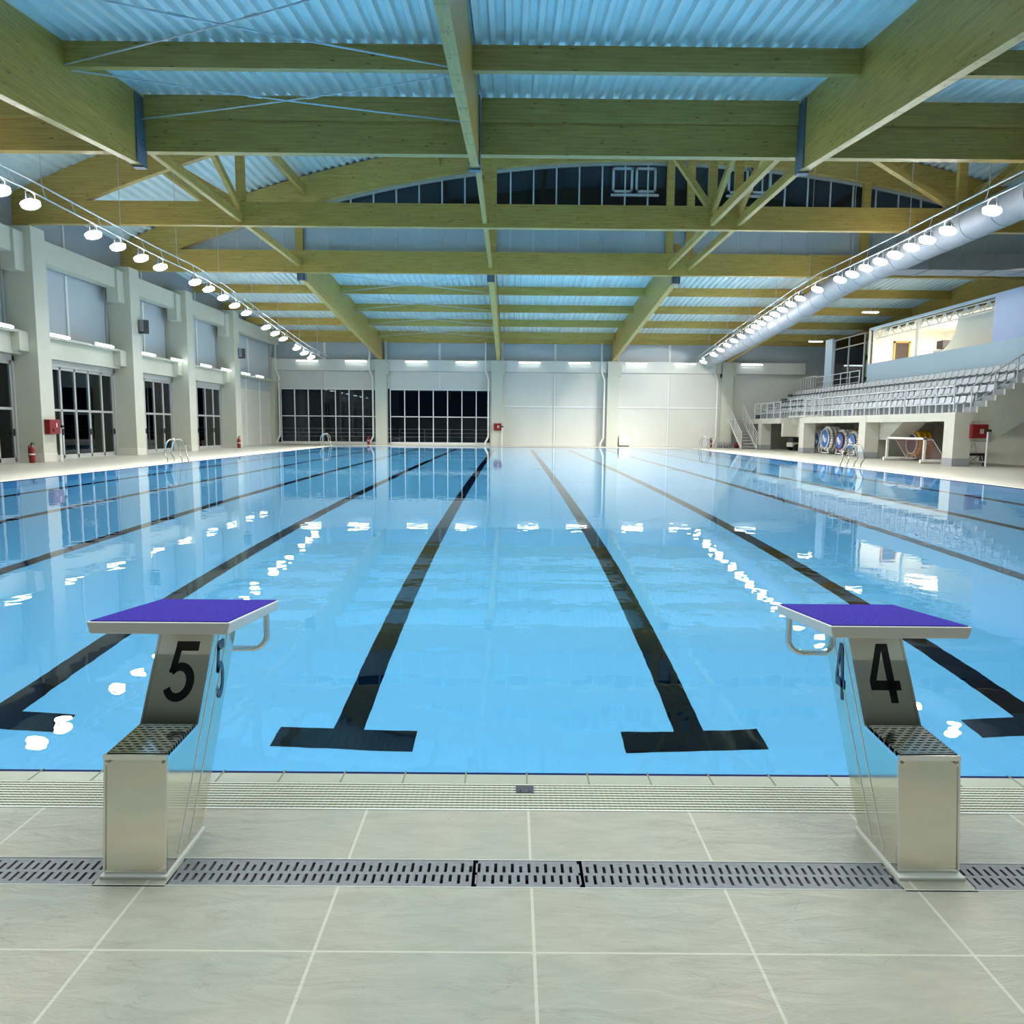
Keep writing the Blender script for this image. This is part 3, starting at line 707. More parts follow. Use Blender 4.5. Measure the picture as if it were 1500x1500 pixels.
# overflow grating along the near edge: fine white bars over the dark gutter
d = MB(); x0, x1 = -3.4, 3.4; y = -.302
nb = 10
for k in range(nb+1):
    yy = -.305+(.198)*k/nb; d.box(x0, x1, yy-.0055, yy+.0055, -.028, -.001)
n = int((x1-x0)/.02)
for k in range(n):
    x = x0+.02*k; d.box(x-.0022, x+.0022, -.305, -.105, -.026, -.0035)
ob('overflow_grating', d, 'grating', label='fine cream gutter grating along the near pool edge', cat='grating')
d = MB()
for (xa_, xb_, ya_, yb_) in ((PX0-.305, PX0-.105, -.1, PL+.1), (PX1+.105, PX1+.305, -.1, PL+.1), (PX0-.3, PX1+.3, PL+.105, PL+.305)):
    d.box(xa_, xb_, ya_, yb_, -.025, -.003)
ob('gutter_cover', d, 'grating', label='cream gutter cover around the sides and far end of the pool', cat='grating')
# small latch plate in the grating
root = empty('gutter_plate', (-.01, -.155, 0), 'small dark plate with two screws set in the gutter grating', 'plate')
d = MB(); d.box(-.045, .025, -.178, -.122, -.004, .0015); ob('plate', d, 'bracket_dark', root, bevel=.001)
for x in (-.028, .008):
    d = MB(); d.cyl((x, -.166, .0015), 'z', .0035, .002, 10); ob('screw', d, 'steel_tube', root)

# drain grates: two staggered rows of slots
def drain_grate(xa_, xb_, label):
    d_ = MB(); ya_, yb_ = -.782, -.638; z0, z1 = -.02, -.001; p = .027
    d_.box(xa_, xb_, ya_, ya_+.016, z0, z1); d_.box(xa_, xb_, yb_-.016, yb_, z0, z1); d_.box(xa_, xb_, -.717, -.703, z0, z1)
    d_.box(xa_, xa_+.006, ya_, yb_, z0, z1); d_.box(xb_-.006, xb_, ya_, yb_, z0, z1)
    k0 = math.ceil(xa_/p); k = k0
    while k*p < xb_-.004:
        x = k*p
        for row, (c, e_) in enumerate(((ya_+.016, -.717), (-.703, yb_-.016))):
            off = .008*row
            d_.box(max(xa_, x+off-.0085), min(xb_, x+off+.0085), c, e_, z0, z1)
            xs_ = x+off+p/2     # short slots are partly filled, alternating
            if k % 2 == 0:
                if row == 0: d_.box(xs_-.006, min(xb_, xs_+.006), c, c+.014, z0, z1-.0005)
                else: d_.box(xs_-.006, min(xb_, xs_+.006), e_-.014, e_, z0, z1-.0005)
            else:
                if row == 0: d_.box(xs_-.006, min(xb_, xs_+.006), c, c+.003, z0, z1-.0005)
        k += 1
    ob('drain_grate', d_, 'drain_plastic', label=label, cat='drain grate', group='slotted drain grates across the deck')
for a, b2, l_ in ((-3.36, -2.37, 'grey slotted drain grate at the outer left of the drain'), (-2.365, -1.362, 'grey slotted drain grate left of the block numbered 5'), (-1.14, -.182, 'grey slotted drain grate right of the block numbered 5'),
                  (-.178, .158, 'short grey slotted drain grate in the middle of the drain'), (.162, 1.165, 'grey slotted drain grate left of the block numbered 4'),
                  (1.385, 2.38, 'grey slotted drain grate right of the block numbered 4'), (2.385, 3.37, 'grey slotted drain grate at the outer right of the drain')):
    drain_grate(a, b2, l_)
d = MB(); d.box(-18.4, 28, -.785, -.782, -.06, .001, 0); d.box(-18.4, 28, -.638, -.635, -.06, .001, 0); d.box(-18.4, 28, -.782, -.638, -.0595, -.055, 1)
ob('trim_6', d, ['grout_white', 'black_hole'], kind=S, label='drain channel bed and edges')

# ================================================================== POOL LADDERS
def ladder(y, side, label):
    """side -1: left edge, +1: right edge; the rails arch over the edge"""
    xe = PX0 if side < 0 else PX1
    root = empty('pool_ladder', (xe, y, 0), label, 'pool ladder', 'steel pool ladders')
    for dy in (-.27, .27):
        pts = []
        for k in range(15):
            a = math.radians(180*k/14)
            t = k/14
            xx = xe+side*(.52*(.5+.5*math.cos(a)))-side*.06+side*.04
            zz = .45+.42*math.sin(a)**.8 if 0 < k < 14 else .45
            pts.append((xx, y+dy, zz))
        pts = [(xe+side*.42, y+dy, 0), (xe+side*.44, y+dy, .15), (xe+side*.55, y+dy, .34)]+pts[1:-1]+[(xe-side*.03, y+dy, .3), (xe-side*.10, y+dy, .1), (xe-side*.10, y+dy, -.9)]
        d_ = MB(); d_.tube(pts, .026, 10); ob('rail', d_, 'steel_tube', root)
        d_ = MB(); d_.cyl((xe+side*.42, y+dy, 0), 'z', .05, .012, 14); ob('base_flange', d_, 'steel_tube', root)
    for z in (-.3, -.6, -.85):
        d_ = MB(); d_.box(xe-side*.10-.04, xe-side*.10+.04, y-.27, y+.27, z-.015, z+.015); ob('step', d_, 'steel_tube', root)
ladder(25.0, -1, 'curved steel pool ladder on the near part of the left edge')
ladder(47.6, -1, 'curved steel pool ladder near the far left pool corner')
ladder(25.4, 1, 'curved steel pool ladder at the right edge before the reels')
ladder(47.3, 1, 'curved steel pool ladder near the far right pool corner')

# ================================================================== LIGHTING
# fluorescent tubes
def tube_light(p, axis, label, grp, ln=1.3):
    x, y, z = p; root = empty('tube_light', (x, y, z-.05), label, 'tube light', grp)
    h = ln/2
    b_ = MB(); g_ = MB()
    if axis == 'x': b_.box(x-h, x+h, y+.03, y+.11, z-.05, z+.08); g_.tube([(x-h, y-.01, z), (x-h+.03, y-.01, z), (x+h-.03, y-.01, z), (x+h, y-.01, z)], [.025, .05, .05, .025], 10)
    else: b_.box(x-.11, x-.03, y-h, y+h, z-.05, z+.08); g_.tube([(x+.01, y-h, z), (x+.01, y-h+.03, z), (x+.01, y+h-.03, z), (x+.01, y+h, z)], [.025, .05, .05, .025], 10)
    ob('housing', b_, 'frame_white', root); ob('diffuser', g_, 'tube_glow', root)
for i, x in enumerate((-15.4, -11.75, -7.25, -3.5, 1.25, 4.98, 9.25, 12.9, 17.9)):
    tube_light((x, FY-.45, 6.2), 'x', 'glowing tube light on the far wall, %s from the left' % ['first', 'second', 'third', 'fourth', 'fifth', 'sixth', 'seventh', 'eighth', 'ninth'][i], 'tube lights along the far wall', 1.6)
for i, y in enumerate((22.6, 25.9, 29.1, 32.9, 36.0, 39.6, 42.6, 45.9, 48.6)):
    tube_light((-17.22, y, 4.68), 'y', 'glowing tube light on the left wall, %s from the camera' % ORD[i], 'tube lights along the left wall', 1.35)
# floodlight rows
tr_ = lambda q: ((q[0]+2.957)*.9628-2.957, (q[1]-1.422)*.9628+1.422)
FL = [tr_(q) for q in ((17.43, 7.44), (18.68, 7.45), (21.82, 7.4), (23.32, 7.38), (24.92, 7.35), (26.4, 7.34), (29.56, 7.37), (30.99, 7.34), (32.63, 7.25), (34.08, 7.12), (35.67, 7.0), (38.7, 6.69), (40.23, 6.55), (41.74, 6.42), (44.53, 6.17), (46.22, 6.03), (47.86, 5.91))]
FR = [(18.22, 7.39), (20.3, 7.38), (21.42, 7.38), (22.35, 7.37), (23.4, 7.36), (24.45, 7.36), (25.53, 7.36), (26.65, 7.36), (27.73, 7.36), (29.96, 7.38), (31.86, 7.32), (33.01, 7.25), (34.07, 7.16), (35.1, 7.09), (36.09, 7.02), (37.13, 6.93), (37.99, 6.85), (39.03, 6.78), (40.49, 6.66), (41.93, 6.57), (43.32, 6.46), (44.79, 6.32), (46.36, 6.17), (48.93, 5.93)]
def floodlight(x, y, z, side, label, grp):
    root = empty('floodlight', (x, y, z), label, 'floodlight', grp)
    ax = Vector((side*.35, -.12, -1)).normalized()   # beam direction, tipped to the pool
    d_ = MB(); c = Vector((x, y, z)); d_.lathe(c-ax*.26, ax, [(.001, 0), (.08, 0), (.10, .1), (.20, .2), (.255, .29), (.24, .29), (.19, .22)], 16); ob('housing', d_, 'lamp_housing', root)
    d_ = MB(); d_.lathe(c-ax*.03, ax, [(.001, .07), (.13, .06), (.22, .035), (.24, .0)], 16); ob('lens', d_, 'flood_glow', root)  # lens enlarged beyond its real size to stand for the glare
    d_ = MB(); d_.tube([c+Vector((0, .2, 0)), c+Vector((0, .2, .3)), c+Vector((0, 0, .36)), c+Vector((0, -.2, .3)), c+Vector((0, -.2, 0))], .015, 6); ob('bracket', d_, 'galvanised', root)
    return root
for i, (y, z) in enumerate(FL):
    if i == 0: f0 = floodlight(-13, y, z, 1, 'bright floodlight of the left row, nearest the camera', 'floodlights hung along the left side'); b0 = (y, z)
    else: dup(f0, (0, y-b0[0], z-b0[1]), 'bright floodlight of the left row, %s from the near end' % ordn(i))
for i, (y, z) in enumerate(FR):
    if i == 0: f0 = floodlight(13, y, z, -1, 'bright floodlight of the right row, nearest the camera', 'floodlights hung along the right side'); b0 = (y, z)
    else: dup(f0, (0, y-b0[0], z-b0[1]), 'bright floodlight of the right row, %s from the near end' % ordn(i))
def light_rail(x, pts, sgn, nm):
    root = empty('lighting_rail', (x, pts[0][0], pts[0][1]), 'thin steel rail with hangers carrying the %s floodlights' % nm, 'lighting rail')
    P_ = [(5.0, pts[0][1])]+pts+[(51, pts[-1][1]-.2)]
    d_ = MB(); d_.tube([(x+.12*sgn, y, z+.72) for y, z in P_], .025, 6); ob('upper_rail', d_, 'galvanised', root)
    d_ = MB(); d_.tube([(x-.0*sgn, y, z+.36) for y, z in P_], .022, 6); ob('lower_rail', d_, 'galvanised', root)
    def zat(y):
        for (a, za), (b_, zb_) in zip(P_[:-1], P_[1:]):
            if a <= y <= b_: return za+(zb_-za)*(y-a)/(b_-a)
        return P_[-1][1]
    y = 6.0
    while y < 50.5:
        z = zat(y); d_ = MB(); d_.tube([(x, y, z+.36), (x+.06*sgn, y, z+.5), (x+.12*sgn, y, z+.75)], .014, 5)
        k = int(round((y-6)/1.4))
        if k % 3 == 0:
            zt = zn(y) if y < Y1 else (arch(x, AD) if y < Y3 else zr(y))
            d_.tube([(x+.12*sgn, y, z+.7), (x+.12*sgn, y, zt)], .012, 5)
        ob('hanger', d_, 'galvanised', root); y += 1.4
light_rail(-13, FL, -1, 'left'); light_rail(13, FR, 1, 'right')

# ducts
root = empty('air_duct', (14.2, 25, 7.3), 'long round silver air duct beside the right floodlights', 'air duct')
dpt = [(14.2, 4, 7.85), (14.2, 18, 7.85), (14.2, 24, 7.80), (14.2, 30, 7.70), (14.2, 36, 7.22), (14.2, 44, 6.72), (14.2, 52, 6.3)]
d = MB(); d.tube(dpt, .5, 24); ob('duct_pipe', d, 'duct_metal', root)
d = MB()
def dz(y):
    for a, b2 in zip(dpt[:-1], dpt[1:]):
        if a[1] <= y <= b2[1]: return a[2]+(b2[2]-a[2])*(y-a[1])/(b2[1]-a[1])
for k in range(32):
    y = 5+1.45*k; d = MB(); d.tube([(14.2, y-.02, dz(y)), (14.2, y+.02, dz(y))], .515, 24); ob('joint_ring', d, 'duct_metal', root)
d = MB(); d.box(15.4, 27, 28, 29.2, 7.86, 8.5)
d.hexa([(14.5, 28.2, 7.6), (14.5, 29.0, 7.6), (14.5, 29.0, 7.9), (14.5, 28.2, 7.9), (15.4, 28, 7.86), (15.4, 29.2, 7.86), (15.4, 29.2, 8.5), (15.4, 28, 8.5)])
for x in (15.4, 16.7, 18.0, 19.3, 20.6, 21.9): d.box(x-.02, x+.02, 27.97, 29.23, 7.83, 8.53)
ob('branch_duct', d, 'duct_metal', label='rectangular silver branch duct above the stand', cat='air duct')

# down pipes on the far wall
for i, x in enumerate((-17.68, -10.62, -1.93, 6.78, 15.3)):
    d = MB(); y = FY-.42
    d.tube([(x-.12, y+.2, 7.7), (x-.12, y, 6.3), (x-.12, y, 5.55), (x+.1, y, 5.0), (x+.1, y, .75), (x+.08, y, .6), (x-.14, y-.02, .2), (x-.14, y-.02, .02)], .07, 10)
    for z in (1.6, 3.2, 4.6): d.tube([(x+.1, y, z), (x+.1, y, z+.05)], .085, 10)
    ob('down_pipe', d, 'frame_white', label='white down pipe on the far wall, %s from the left' % ['first', 'second', 'third', 'fourth', 'fifth'][i], cat='pipe', group='down pipes on the far wall')
d = MB()
d.tube([(-17.2, 18.2, 4.78), (-16.97, 18.5, 4.80), (-16.97, 24.1, 4.80)], .02, 6)

# loudspeakers
for y, l_ in ((31.7, 'black wall loudspeaker above the second left glass doors'), (44.1, 'black wall loudspeaker on the left wall nearer the far corner')):
    root = empty('loudspeaker', (-16.98, y, 5.55), l_, 'loudspeaker', 'loudspeakers on the left wall')
    d = MB(); d.prism([(-16.98, y-.1), (-16.72, y-.1), (-16.6, y+.08), (-16.72, y+.26), (-16.98, y+.26)], 'z', 5.5, 6.1); ob('cabinet', d, 'black_plastic', root, bevel=.01)
    d = MB(); d.box(-16.95, -16.75, y-.112, y-.1, 5.57, 6.09); ob('grille', d, 'machine_grey', root)
    d = MB(); d.tube([(-16.96, y+.1, 5.52), (-16.96, y+.1, 4.7)], .015, 6); ob('cable', d, 'frame_white', root)

# fire hose cabinets
def hose_cabinet(x0, x1, y0, y1, z0, z1, face, label, pipe, sym=True):
    root = empty('hose_cabinet', ((x0+x1)/2, (y0+y1)/2, z0), label, 'fire hose cabinet', 'red fire hose cabinets')
    d_ = MB(); d_.box(x0, x1, y0, y1, z0, z1); ob('cabinet_box', d_, 'red_paint', root, bevel=.01)
    d_ = MB()
    if face == 'y': d_.box(x0+.02, x1-.02, y0-.012, y0, z0+.02, z1-.02)
    else: d_.box(x1, x1+.012, y0+.02, y1-.02, z0+.02, z1-.02)
    dr = ob('cabinet_door', d_, 'red_paint', root)
    d_ = MB(); w_ = .1
    if face == 'y':
        xm = (x0+x1)/2+.06; zm = (z0+z1)/2
        for a, b_, c, e_ in ((-.07, .07, -.09, -.07), (-.07, .07, .07, .09), (-.07, -.05, -.09, .09), (.05, .07, -.09, .09), (-.03, -.015, -.06, .06), (.01, .025, -.06, .06)):
            d_.box(xm+a, xm+b_, y0-.016, y0-.012, zm+c, zm+e_)
    else:
        ym = (y0+y1)/2; zm = (z0+z1)/2
        for a, b_, c, e_ in ((.06, .12, -.02, .14), (-.15, -.09, -.19, -.07), (-.15, -.09, -.19, -.07)):
            d_.box(x1+.012, x1+.016, ym+a, ym+b_, zm+c, zm+e_)
    ob('sign', d_, 'float_white', dr)
    if pipe:
        d_ = MB(); d_.tube([pipe[0]+(0.,), pipe[0]+(z1-.25,)], .04, 10); ob('supply_pipe', d_, 'frame_white', root)
        d_ = MB(); d_.cyl((pipe[0][0]-.08, pipe[0][1], z1-.25), 'x', .05, .2, 10); ob('valve', d_, 'rubber', root)
hose_cabinet(-16.995, -16.8, 24.3, 24.95, 1.02, 1.55, 'x', 'red fire hose cabinet on the nearest left column', [(-16.86, 25.02)])
hose_cabinet(-1.4, -.85, FY-.78, FY-.56, 1.15, 1.68, 'y', 'red fire hose cabinet on the centre column of the far wall', [(-.8, FY-.66)])
hose_cabinet(18.2, 18.84, 26.8, 27.03, 1.13, 1.68, 'y', 'red fire hose cabinet at the near end of the stand', [(18.78, 26.72)])

def extinguisher(x, y, label, s_=1.):
    root = empty('fire_extinguisher', (x, y, 0), label, 'fire extinguisher', 'fire extinguishers on the deck')
    d_ = MB(); d_.lathe((x, y, 0), 'z', [(0, 0), (.08*s_, 0), (.085*s_, .03), (.085*s_, .40*s_), (.06*s_, .47*s_), (.025*s_, .5*s_), (.025*s_, .54*s_), (0, .54*s_)], 14); bd = ob('cylinder_body', d_, 'red_paint', root)
    d_ = MB(); d_.tube([(x, y, .24*s_), (x, y, .28*s_)], .087*s_, 14, cap=False); ob('label_band', d_, 'float_white', bd)
    d_ = MB(); d_.box(x-.015, x+.11, y-.01, y+.01, .55*s_, .57*s_); d_.box(x-.015, x+.09, y-.01, y+.01, .59*s_, .605*s_); d_.cyl((x, y, .53*s_), 'z', .02, .06*s_, 8); ob('valve', d_, 'rubber', root)
    d_ = MB(); d_.tube([(x-.02, y, .55*s_), (x-.1, y-.02, .5*s_), (x-.11, y-.02, .3*s_), (x-.1, y-.02, .15*s_)], .012, 6); ob('hose', d_, 'rubber', root)
extinguisher(-17.15, 23.75, 'red fire extinguisher at the foot of the nearest left column', 1.2)
extinguisher(-16.75, 43.0, 'red fire extinguisher beside the farthest left glass doors', 1.2)
extinguisher(-10.85, 53.6, 'red fire extinguisher beside the first far wall column', 1.2)
extinguisher(14.95, 53.5, 'red fire extinguisher near the metal stairs at the far wall', 1.2)
d = MB(); d.box(8.1, 8.95, FY-.35, FY+.04, .1, .82); ob('wall_cabinet', d, 'float_white', bevel=.02, label='low white cabinet against the far wall', cat='cabinet')
# heap by the stairs: cylinder row, red bag
for k in range(5):
    d = MB(); d.lathe((15.45+.2*k, 53.4-.05*k, 0), 'z', [(0, 0), (.09, 0), (.09, .32), (.04, .4), (.04, .45), (0, .45)], 12)
    ob('metal_canister', d, 'machine_grey', label='grey canister beside the metal stairs, %s from the left' % ['first', 'second', 'third', 'fourth', 'fifth'][k], cat='canister', group='canisters beside the metal stairs')
d = MB(); d.lathe((16.75, 53.0, .22), 'y', [(0, -.25), (.18, -.25), (.22, -.1), (.22, .12), (.18, .25), (0, .25)], 16); ob('red_bag', d, 'red_dark', label='round dark red bag beside the metal stairs', cat='bag')

# ================================================================== SPECTATOR STAND
SX, SY0, SY1, SZ = 17.6, 27.0, 53.9, 2.15
NR, RD, RR = 4, .8, .46
d = MB()
# walkway slab with fascia, cut back where the passage is
for a, b2 in ((SY0, 42.6), (46.6, SY1)): d.box(SX, 18.5, a, b2, 1.8, SZ)
d.box(18.35, 18.5, 42.6, 46.6, 1.7, SZ); d.box(17.95, 18.5, 41.2, 46.0, SZ+.02, SZ+.14)
ob('stand_slab', d, 'concrete', kind=S, label='concrete walkway slab along the front of the stand')
d = MB()
poly = [(18.1, 1.8), (18.1, SZ)]
for k in range(NR):
    x = 17.95+RD*k; z = SZ+RR*(k+0)
    poly += [(x, z), (x, z+(RR if k else .02))] if False else []
poly = [(18.45, 1.85), (18.45, SZ+.01)]
for k in range(1, NR+1): poly += [(18.2+RD*k, SZ+.01+RR*(k-1)), (18.2+RD*k, SZ+RR*k)]
poly += [(28, SZ+RR*NR), (28, SZ+RR*NR-.25), (18.2+RD*NR, SZ+RR*NR-.25-.2)]
d.prism(poly, 'y', SY0+.9, SY1+.4)
ob('stand_terrace', d, 'concrete_grey', kind=S, label='grey stepped terrace of the spectator stand')
# side flight at each end of the stand
def side_flight(ya, yb, nm, solid):
    d_ = MB(); ns = 8; p = [(18.3, SZ)]
    for k in range(ns): p += [(18.5+.35*k, SZ+.235*k), (18.5+.35*k, SZ+.235*(k+1))]
    p += [(18.5+.35*ns+.6, SZ+.235*ns), (18.5+.35*ns+.6, SZ+.235*ns-.5)]
    if solid: p += [(20.6, 1.95), (19.1, .98), (18.3, .98)]
    else: p += [(18.3, 1.8)]
    d_.prism(p, 'y', ya, yb)
    ob('concrete_stairs', d_, 'concrete', kind=S, label=nm)
    d_ = MB()
    for k in range(ns): d_.box(18.5+.35*k-.01, 18.5+.35*(k+1), ya+.12, yb+.01, SZ+.235*k, SZ+.235*(k+1)+.004)
    ob('stair_tread', d_, 'concrete_grey', kind=S, label='grey treads of the '+nm)
side_flight(SY0+.04, SY0+.9, 'concrete stair flight up the near end of the stand', True)
# columns under the stand
for i, y in enumerate((26.98, 34.5, 42.4, 50.1)):
    d = MB(); d.box(SX-.02, SX+.68, y, y+.72, 0, SZ-.02); d.box(SX-.03, SX+.69, y-.01, y+.73, 0, .32, 1)
    ob('column', d, ['concrete', 'concrete_grey'], kind=S, bevel=.01, label='square concrete column under the stand, %s from the camera' % ORD[i])
d = MB(); d.box(21.2, 21.4, 27, 54, 0, 1.85); d.box(18.5, 21.3, 43.9, 44.05, 0, 1.85); d.box(18.3, 21.3, 34.8, 34.95, 0, 1.8); d.box(18.2, 21.3, 53.9, 54.1, 0, 2)
d.box(17.6, 28, 45.9, 46.2, .95, 1.8); 
ob('wall_stand', d, 'concrete', kind=S, label='concrete walls under the stand')
d = MB(); d.prism([(43.2, 2.0), (46.6, 2.0), (46.6, .95), (45.4, .95)], 'x', 18.5, 19.9); d.prism([(34.9, 1.8), (34.9, .95), (33.8, .95), (32.3, 1.8)], 'x', 18.3, 19.4)
ob('stair_soffit', d, 'concrete', kind=S, label='sloping concrete stair undersides below the stand')

# seats
s = MB(); nu = 7
def seat_pt(u, v):   # u across -1..1, v along: front edge -> pan -> back top
    w_ = .215
    prof = [(-.20, .40), (-.17, .425), (-.05, .40), (.08, .395), (.16, .42), (.19, .50), (.215, .62), (.225, .70), (.235, .72)]
    x, z = prof[v]; bow = (1-u*u)
    return (x-.02*(1-bow)*(v > 3), u*w_*(1-.12*(v == 8)), z+.03*u*u*(v < 5)-.025*(abs(u) > .8)*(v >= 7))
vs = [seat_pt(-1+2*i/(nu-1), v) for v in range(9) for i in range(nu)]
fs = [(v*nu+i, v*nu+i+1, (v+1)*nu+i+1, (v+1)*nu+i) for v in range(8) for i in range(nu-1)]
k = len(vs); vs += [(a+.012*(j//nu > 4), b_, c-.02*(j//nu <= 4)) for j, (a, b_, c) in enumerate(vs)]
fs += [tuple(i+k for i in f) for f in fs]
for v in range(8):
    for i in (0, nu-1): fs.append((v*nu+i, (v+1)*nu+i, (v+1)*nu+i+k, v*nu+i+k))
for i in range(nu-1):
    for v in (0, 8): fs.append((v*nu+i, v*nu+i+1, v*nu+i+1+k, v*nu+i+k))
s.add(vs, fs, 0, True)
s.box(-.06, .14, -.05, .05, .0, .40, 0)
ROWN = ['front row', 'second row', 'third row', 'back row']
s0 = None
for r in range(NR):
    x = 18.62+RD*r-.1*(r == 3); z = SZ+RR*r
    n = 51; y = SY0+1.1
    for i in range(n):
        yy = y+.51*i
        if yy > SY1-.3: break
        lab = 'grey spectator seat in the %s, %s from the near end' % (ROWN[r], ordn(i) if i else 'first')
        if s0 is None:
            s0 = ob('stadium_seat', s, 'seat_plastic', label=lab, cat='seat', group='grey seats of the spectator stand')
            # put the origin at the seat foot
            base = s0.location.copy()
            for v_ in s0.data.vertices: v_.co += base
            s0.location = (x, yy, z)
        else:
            c = s0.copy(); COL.objects.link(c); c.location = (x+(.0), yy, z); c['label'] = lab

# rails
def guard_rail(pts, label, posts=1.25, hs=(.35, .7, 1.05), nm='guard_rail'):
    d_ = MB()
    for a, b2 in zip(pts[:-1], pts[1:]):
        a, b2 = Vector(a), Vector(b2); L_ = (b2-a).length; n_ = max(1, round(L_/posts))
        for h in hs: d_.tube([a+Vector((0, 0, h)), b2+Vector((0, 0, h))], .03 if h == max(hs) else .018, 6)
        for k in range(n_+1):
            p = a.lerp(b2, k/n_); d_.tube([p, p+Vector((0, 0, max(hs)))], .03, 6)
    return ob(nm, d_, 'rail_paint', label=label, cat='railing')
guard_rail([(SX+.06, SY0+.25, SZ), (SX+.06, 42.5, SZ)], 'pale tubular guard rail along the front of the stand')
guard_rail([(SX+.06, 46.7, SZ), (SX+.06, 51.9, SZ)], 'pale tubular guard rail at the far front part of the stand')
guard_rail([(18.0, 41.3, SZ+.14), (18.0, 45.9, SZ+.14)], 'pale tubular guard rail behind the passage in the stand front')
guard_rail([(18.35, SY0+.25, SZ), (21.0, SY0+.25, SZ+1.75)], 'sloping pale hand rail beside the near concrete stairs', posts=1.2)
guard_rail([(21.3, 43.6, 4.0), (21.3, 50.2, 4.0)], 'pale railing on the upper landing in front of the glass tower')
guard_rail([(21.3, 50.2, 4.0), (21.3, 53.8, 4.0)], 'pale railing at the far upper corner of the stand', hs=(.2, 1.15), posts=.45)
d = MB()
for k in range(6): d.box(18.35+.47*k, 18.85+.47*k, 53.1, 53.88, SZ+.31*k, SZ+.31*(k+1))
ob('concrete_stairs', d, 'bracket_dark', kind=S, label='dark stepped flight at the far end of the stand')

# metal stairs at the far right
root = empty('metal_stairs', (17.0, 53, 0), 'white metal stairs with railings rising to the stand by the far wall', 'stairs')
xa, xb = 16.3, 17.4; ya, yb = 50.4, 53.9; n = 10
d = MB()
for x in (xa, xb): d.bar((x, ya, .06), (x, yb, 2.12), .04, .2)
ob('stringer', d, 'float_white', root)
for k in range(n):
    t = (k+.6)/n; d = MB(); d.box(xa, xb, ya+(yb-ya)*t-.14, ya+(yb-ya)*t+.14, 2.15*t, 2.15*t+.035); ob('tread', d, 'rail_paint', root)
for x, l_ in ((xa, 'l'), (xb, 'r')):
    d = MB()
    for h in (.3, .53, .76, 1.0): d.tube([(x, ya, .1+h), (x, yb, 2.2+h)], .032 if h == 1.0 else .02, 6)
    for k in range(5):
        t = k/4; d.tube([(x, ya+(yb-ya)*t, .1+2.1*t), (x, ya+(yb-ya)*t, 1.1+2.1*t)], .022, 6)
    ob('railing', d, 'float_white', root)
d = MB(); d.box(16.2, 17.3, 53.7, 54.25, 2.08, 2.15); ob('landing', d, 'rail_paint', root)

# ------------------------------------------------------------------ glass box and control booth
BX = 21.6; BZ0, BZ1 = 3.9, 7.55; BY0, BY1 = 26.0, 43.3
d = MB()
d.box(BX, BX+.15, BY0, BY1, BZ0, 5.4, 0); d.box(BX, BX+.15, BY0, 31.4, 5.4, BZ1, 1); d.box(BX, BX+.15, 31.4, BY1, 7.42, BZ1, 0)
d.box(BX, BX+.12, BY1-.12, BY1, 5.4, 7.42, 2)
ob('wall_booth', d, ['booth_blue', 'booth_lilac', 'cream'], kind=S, label='pale blue front wall of the control booth')
d = MB()
d.box(BX+.15, 27.5, 42.95-.0, 43.1, 4.0, 7.5, 0); d.box(26, 26.2, 29, 43, 4.0, 7.5, 0); d.box(BX+.15, 26.2, 26, 43.1, 3.95, 4.05, 0); d.box(BX+.15, 26.2, 30.8, 31.0, 4, 7.5, 0); d.box(BX+.9, 26.2, 31, 43, 7.3, 7.4, 0)
ob('wall_booth_inner', d, ['cream'], kind=S, label='cream inner walls of the control booth')
root = empty('booth_truss', (BX+.35, 37, 6.9), 'light lattice truss across the top of the booth opening', 'truss')
d = MB(); d.tube([(BX+.3, 31.4, 7.38), (BX+.3, 43, 7.38)], .035, 6); d.tube([(BX+.3, 31.4, 6.9), (BX+.3, 43, 6.9)], .035, 6); ob('chord', d, 'frame_white', root)
d = MB(); n = 26
for k in range(n):
    a, b2 = 31.4+11.6*k/n, 31.4+11.6*(k+1)/n; z = (6.9, 7.38) if k % 2 else (7.38, 6.9)
    d.tube([(BX+.3, a, z[0]), (BX+.3, b2, z[1])], .034, 5)
ob('web', d, 'frame_white', root)
d = MB(); d.box(BX+.15, BX+.3, 37.95, 38.25, 4.1, 7.4); ob('column', d, 'cream', kind=S, label='white column in the control booth opening')
# curved partition inside
poly = [(31.0, 4.1), (31.0, 7.25)]; 
cv = [(36.2, 7.25), (36.25, 6.9), (36.4, 6.5), (36.6, 6.2), (36.95, 5.9), (37.4, 5.65), (38.1, 5.42), (38.3, 5.3), (38.3, 4.1)]
d = MB(); d.prism(poly+cv, 'x', BX+1.2, BX+1.32); ob('wall_partition', d, 'cream', kind=S, label='cream curved-edge partition inside the booth')
root = empty('door_5', (23.6, 42.9, 4.05), 'dark doorway with wooden frame in the booth', kind=S)
d = MB(); d.box(22.95, 23.05, 42.86, 42.96, 4.05, 6.75); d.box(23.85, 23.95, 42.86, 42.96, 4.05, 6.75); d.box(22.95, 23.95, 42.86, 42.96, 6.65, 6.75); ob('door_frame', d, 'oak', root)
d = MB(); d.box(23.05, 23.85, 42.9, 42.95, 4.05, 6.65); ob('door_leaf', d, 'door_dark', root)
root = empty('equipment_rack', (24.6, 40.4, 5.2), 'dark equipment rack inside the control booth', 'equipment rack')
d = MB(); d.box(24.3, 25.0, 40.0, 41.0, 5.0, 6.0); ob('cabinet', d, 'machine_grey', root)
d = MB(); d.box(24.25, 24.95, 39.95, 40.6, 6.05, 6.5); ob('monitor', d, 'black_plastic', root)
l = D.lights.new('booth_lamp', 'AREA'); l.shape = 'RECTANGLE'; l.size = 2; l.size_y = 8; l.energy = 800; l.color = (1, .93, .8)
o = D.objects.new('booth_lamp', l); COL.objects.link(o); o.location = (24.2, 36.5, 7.25)
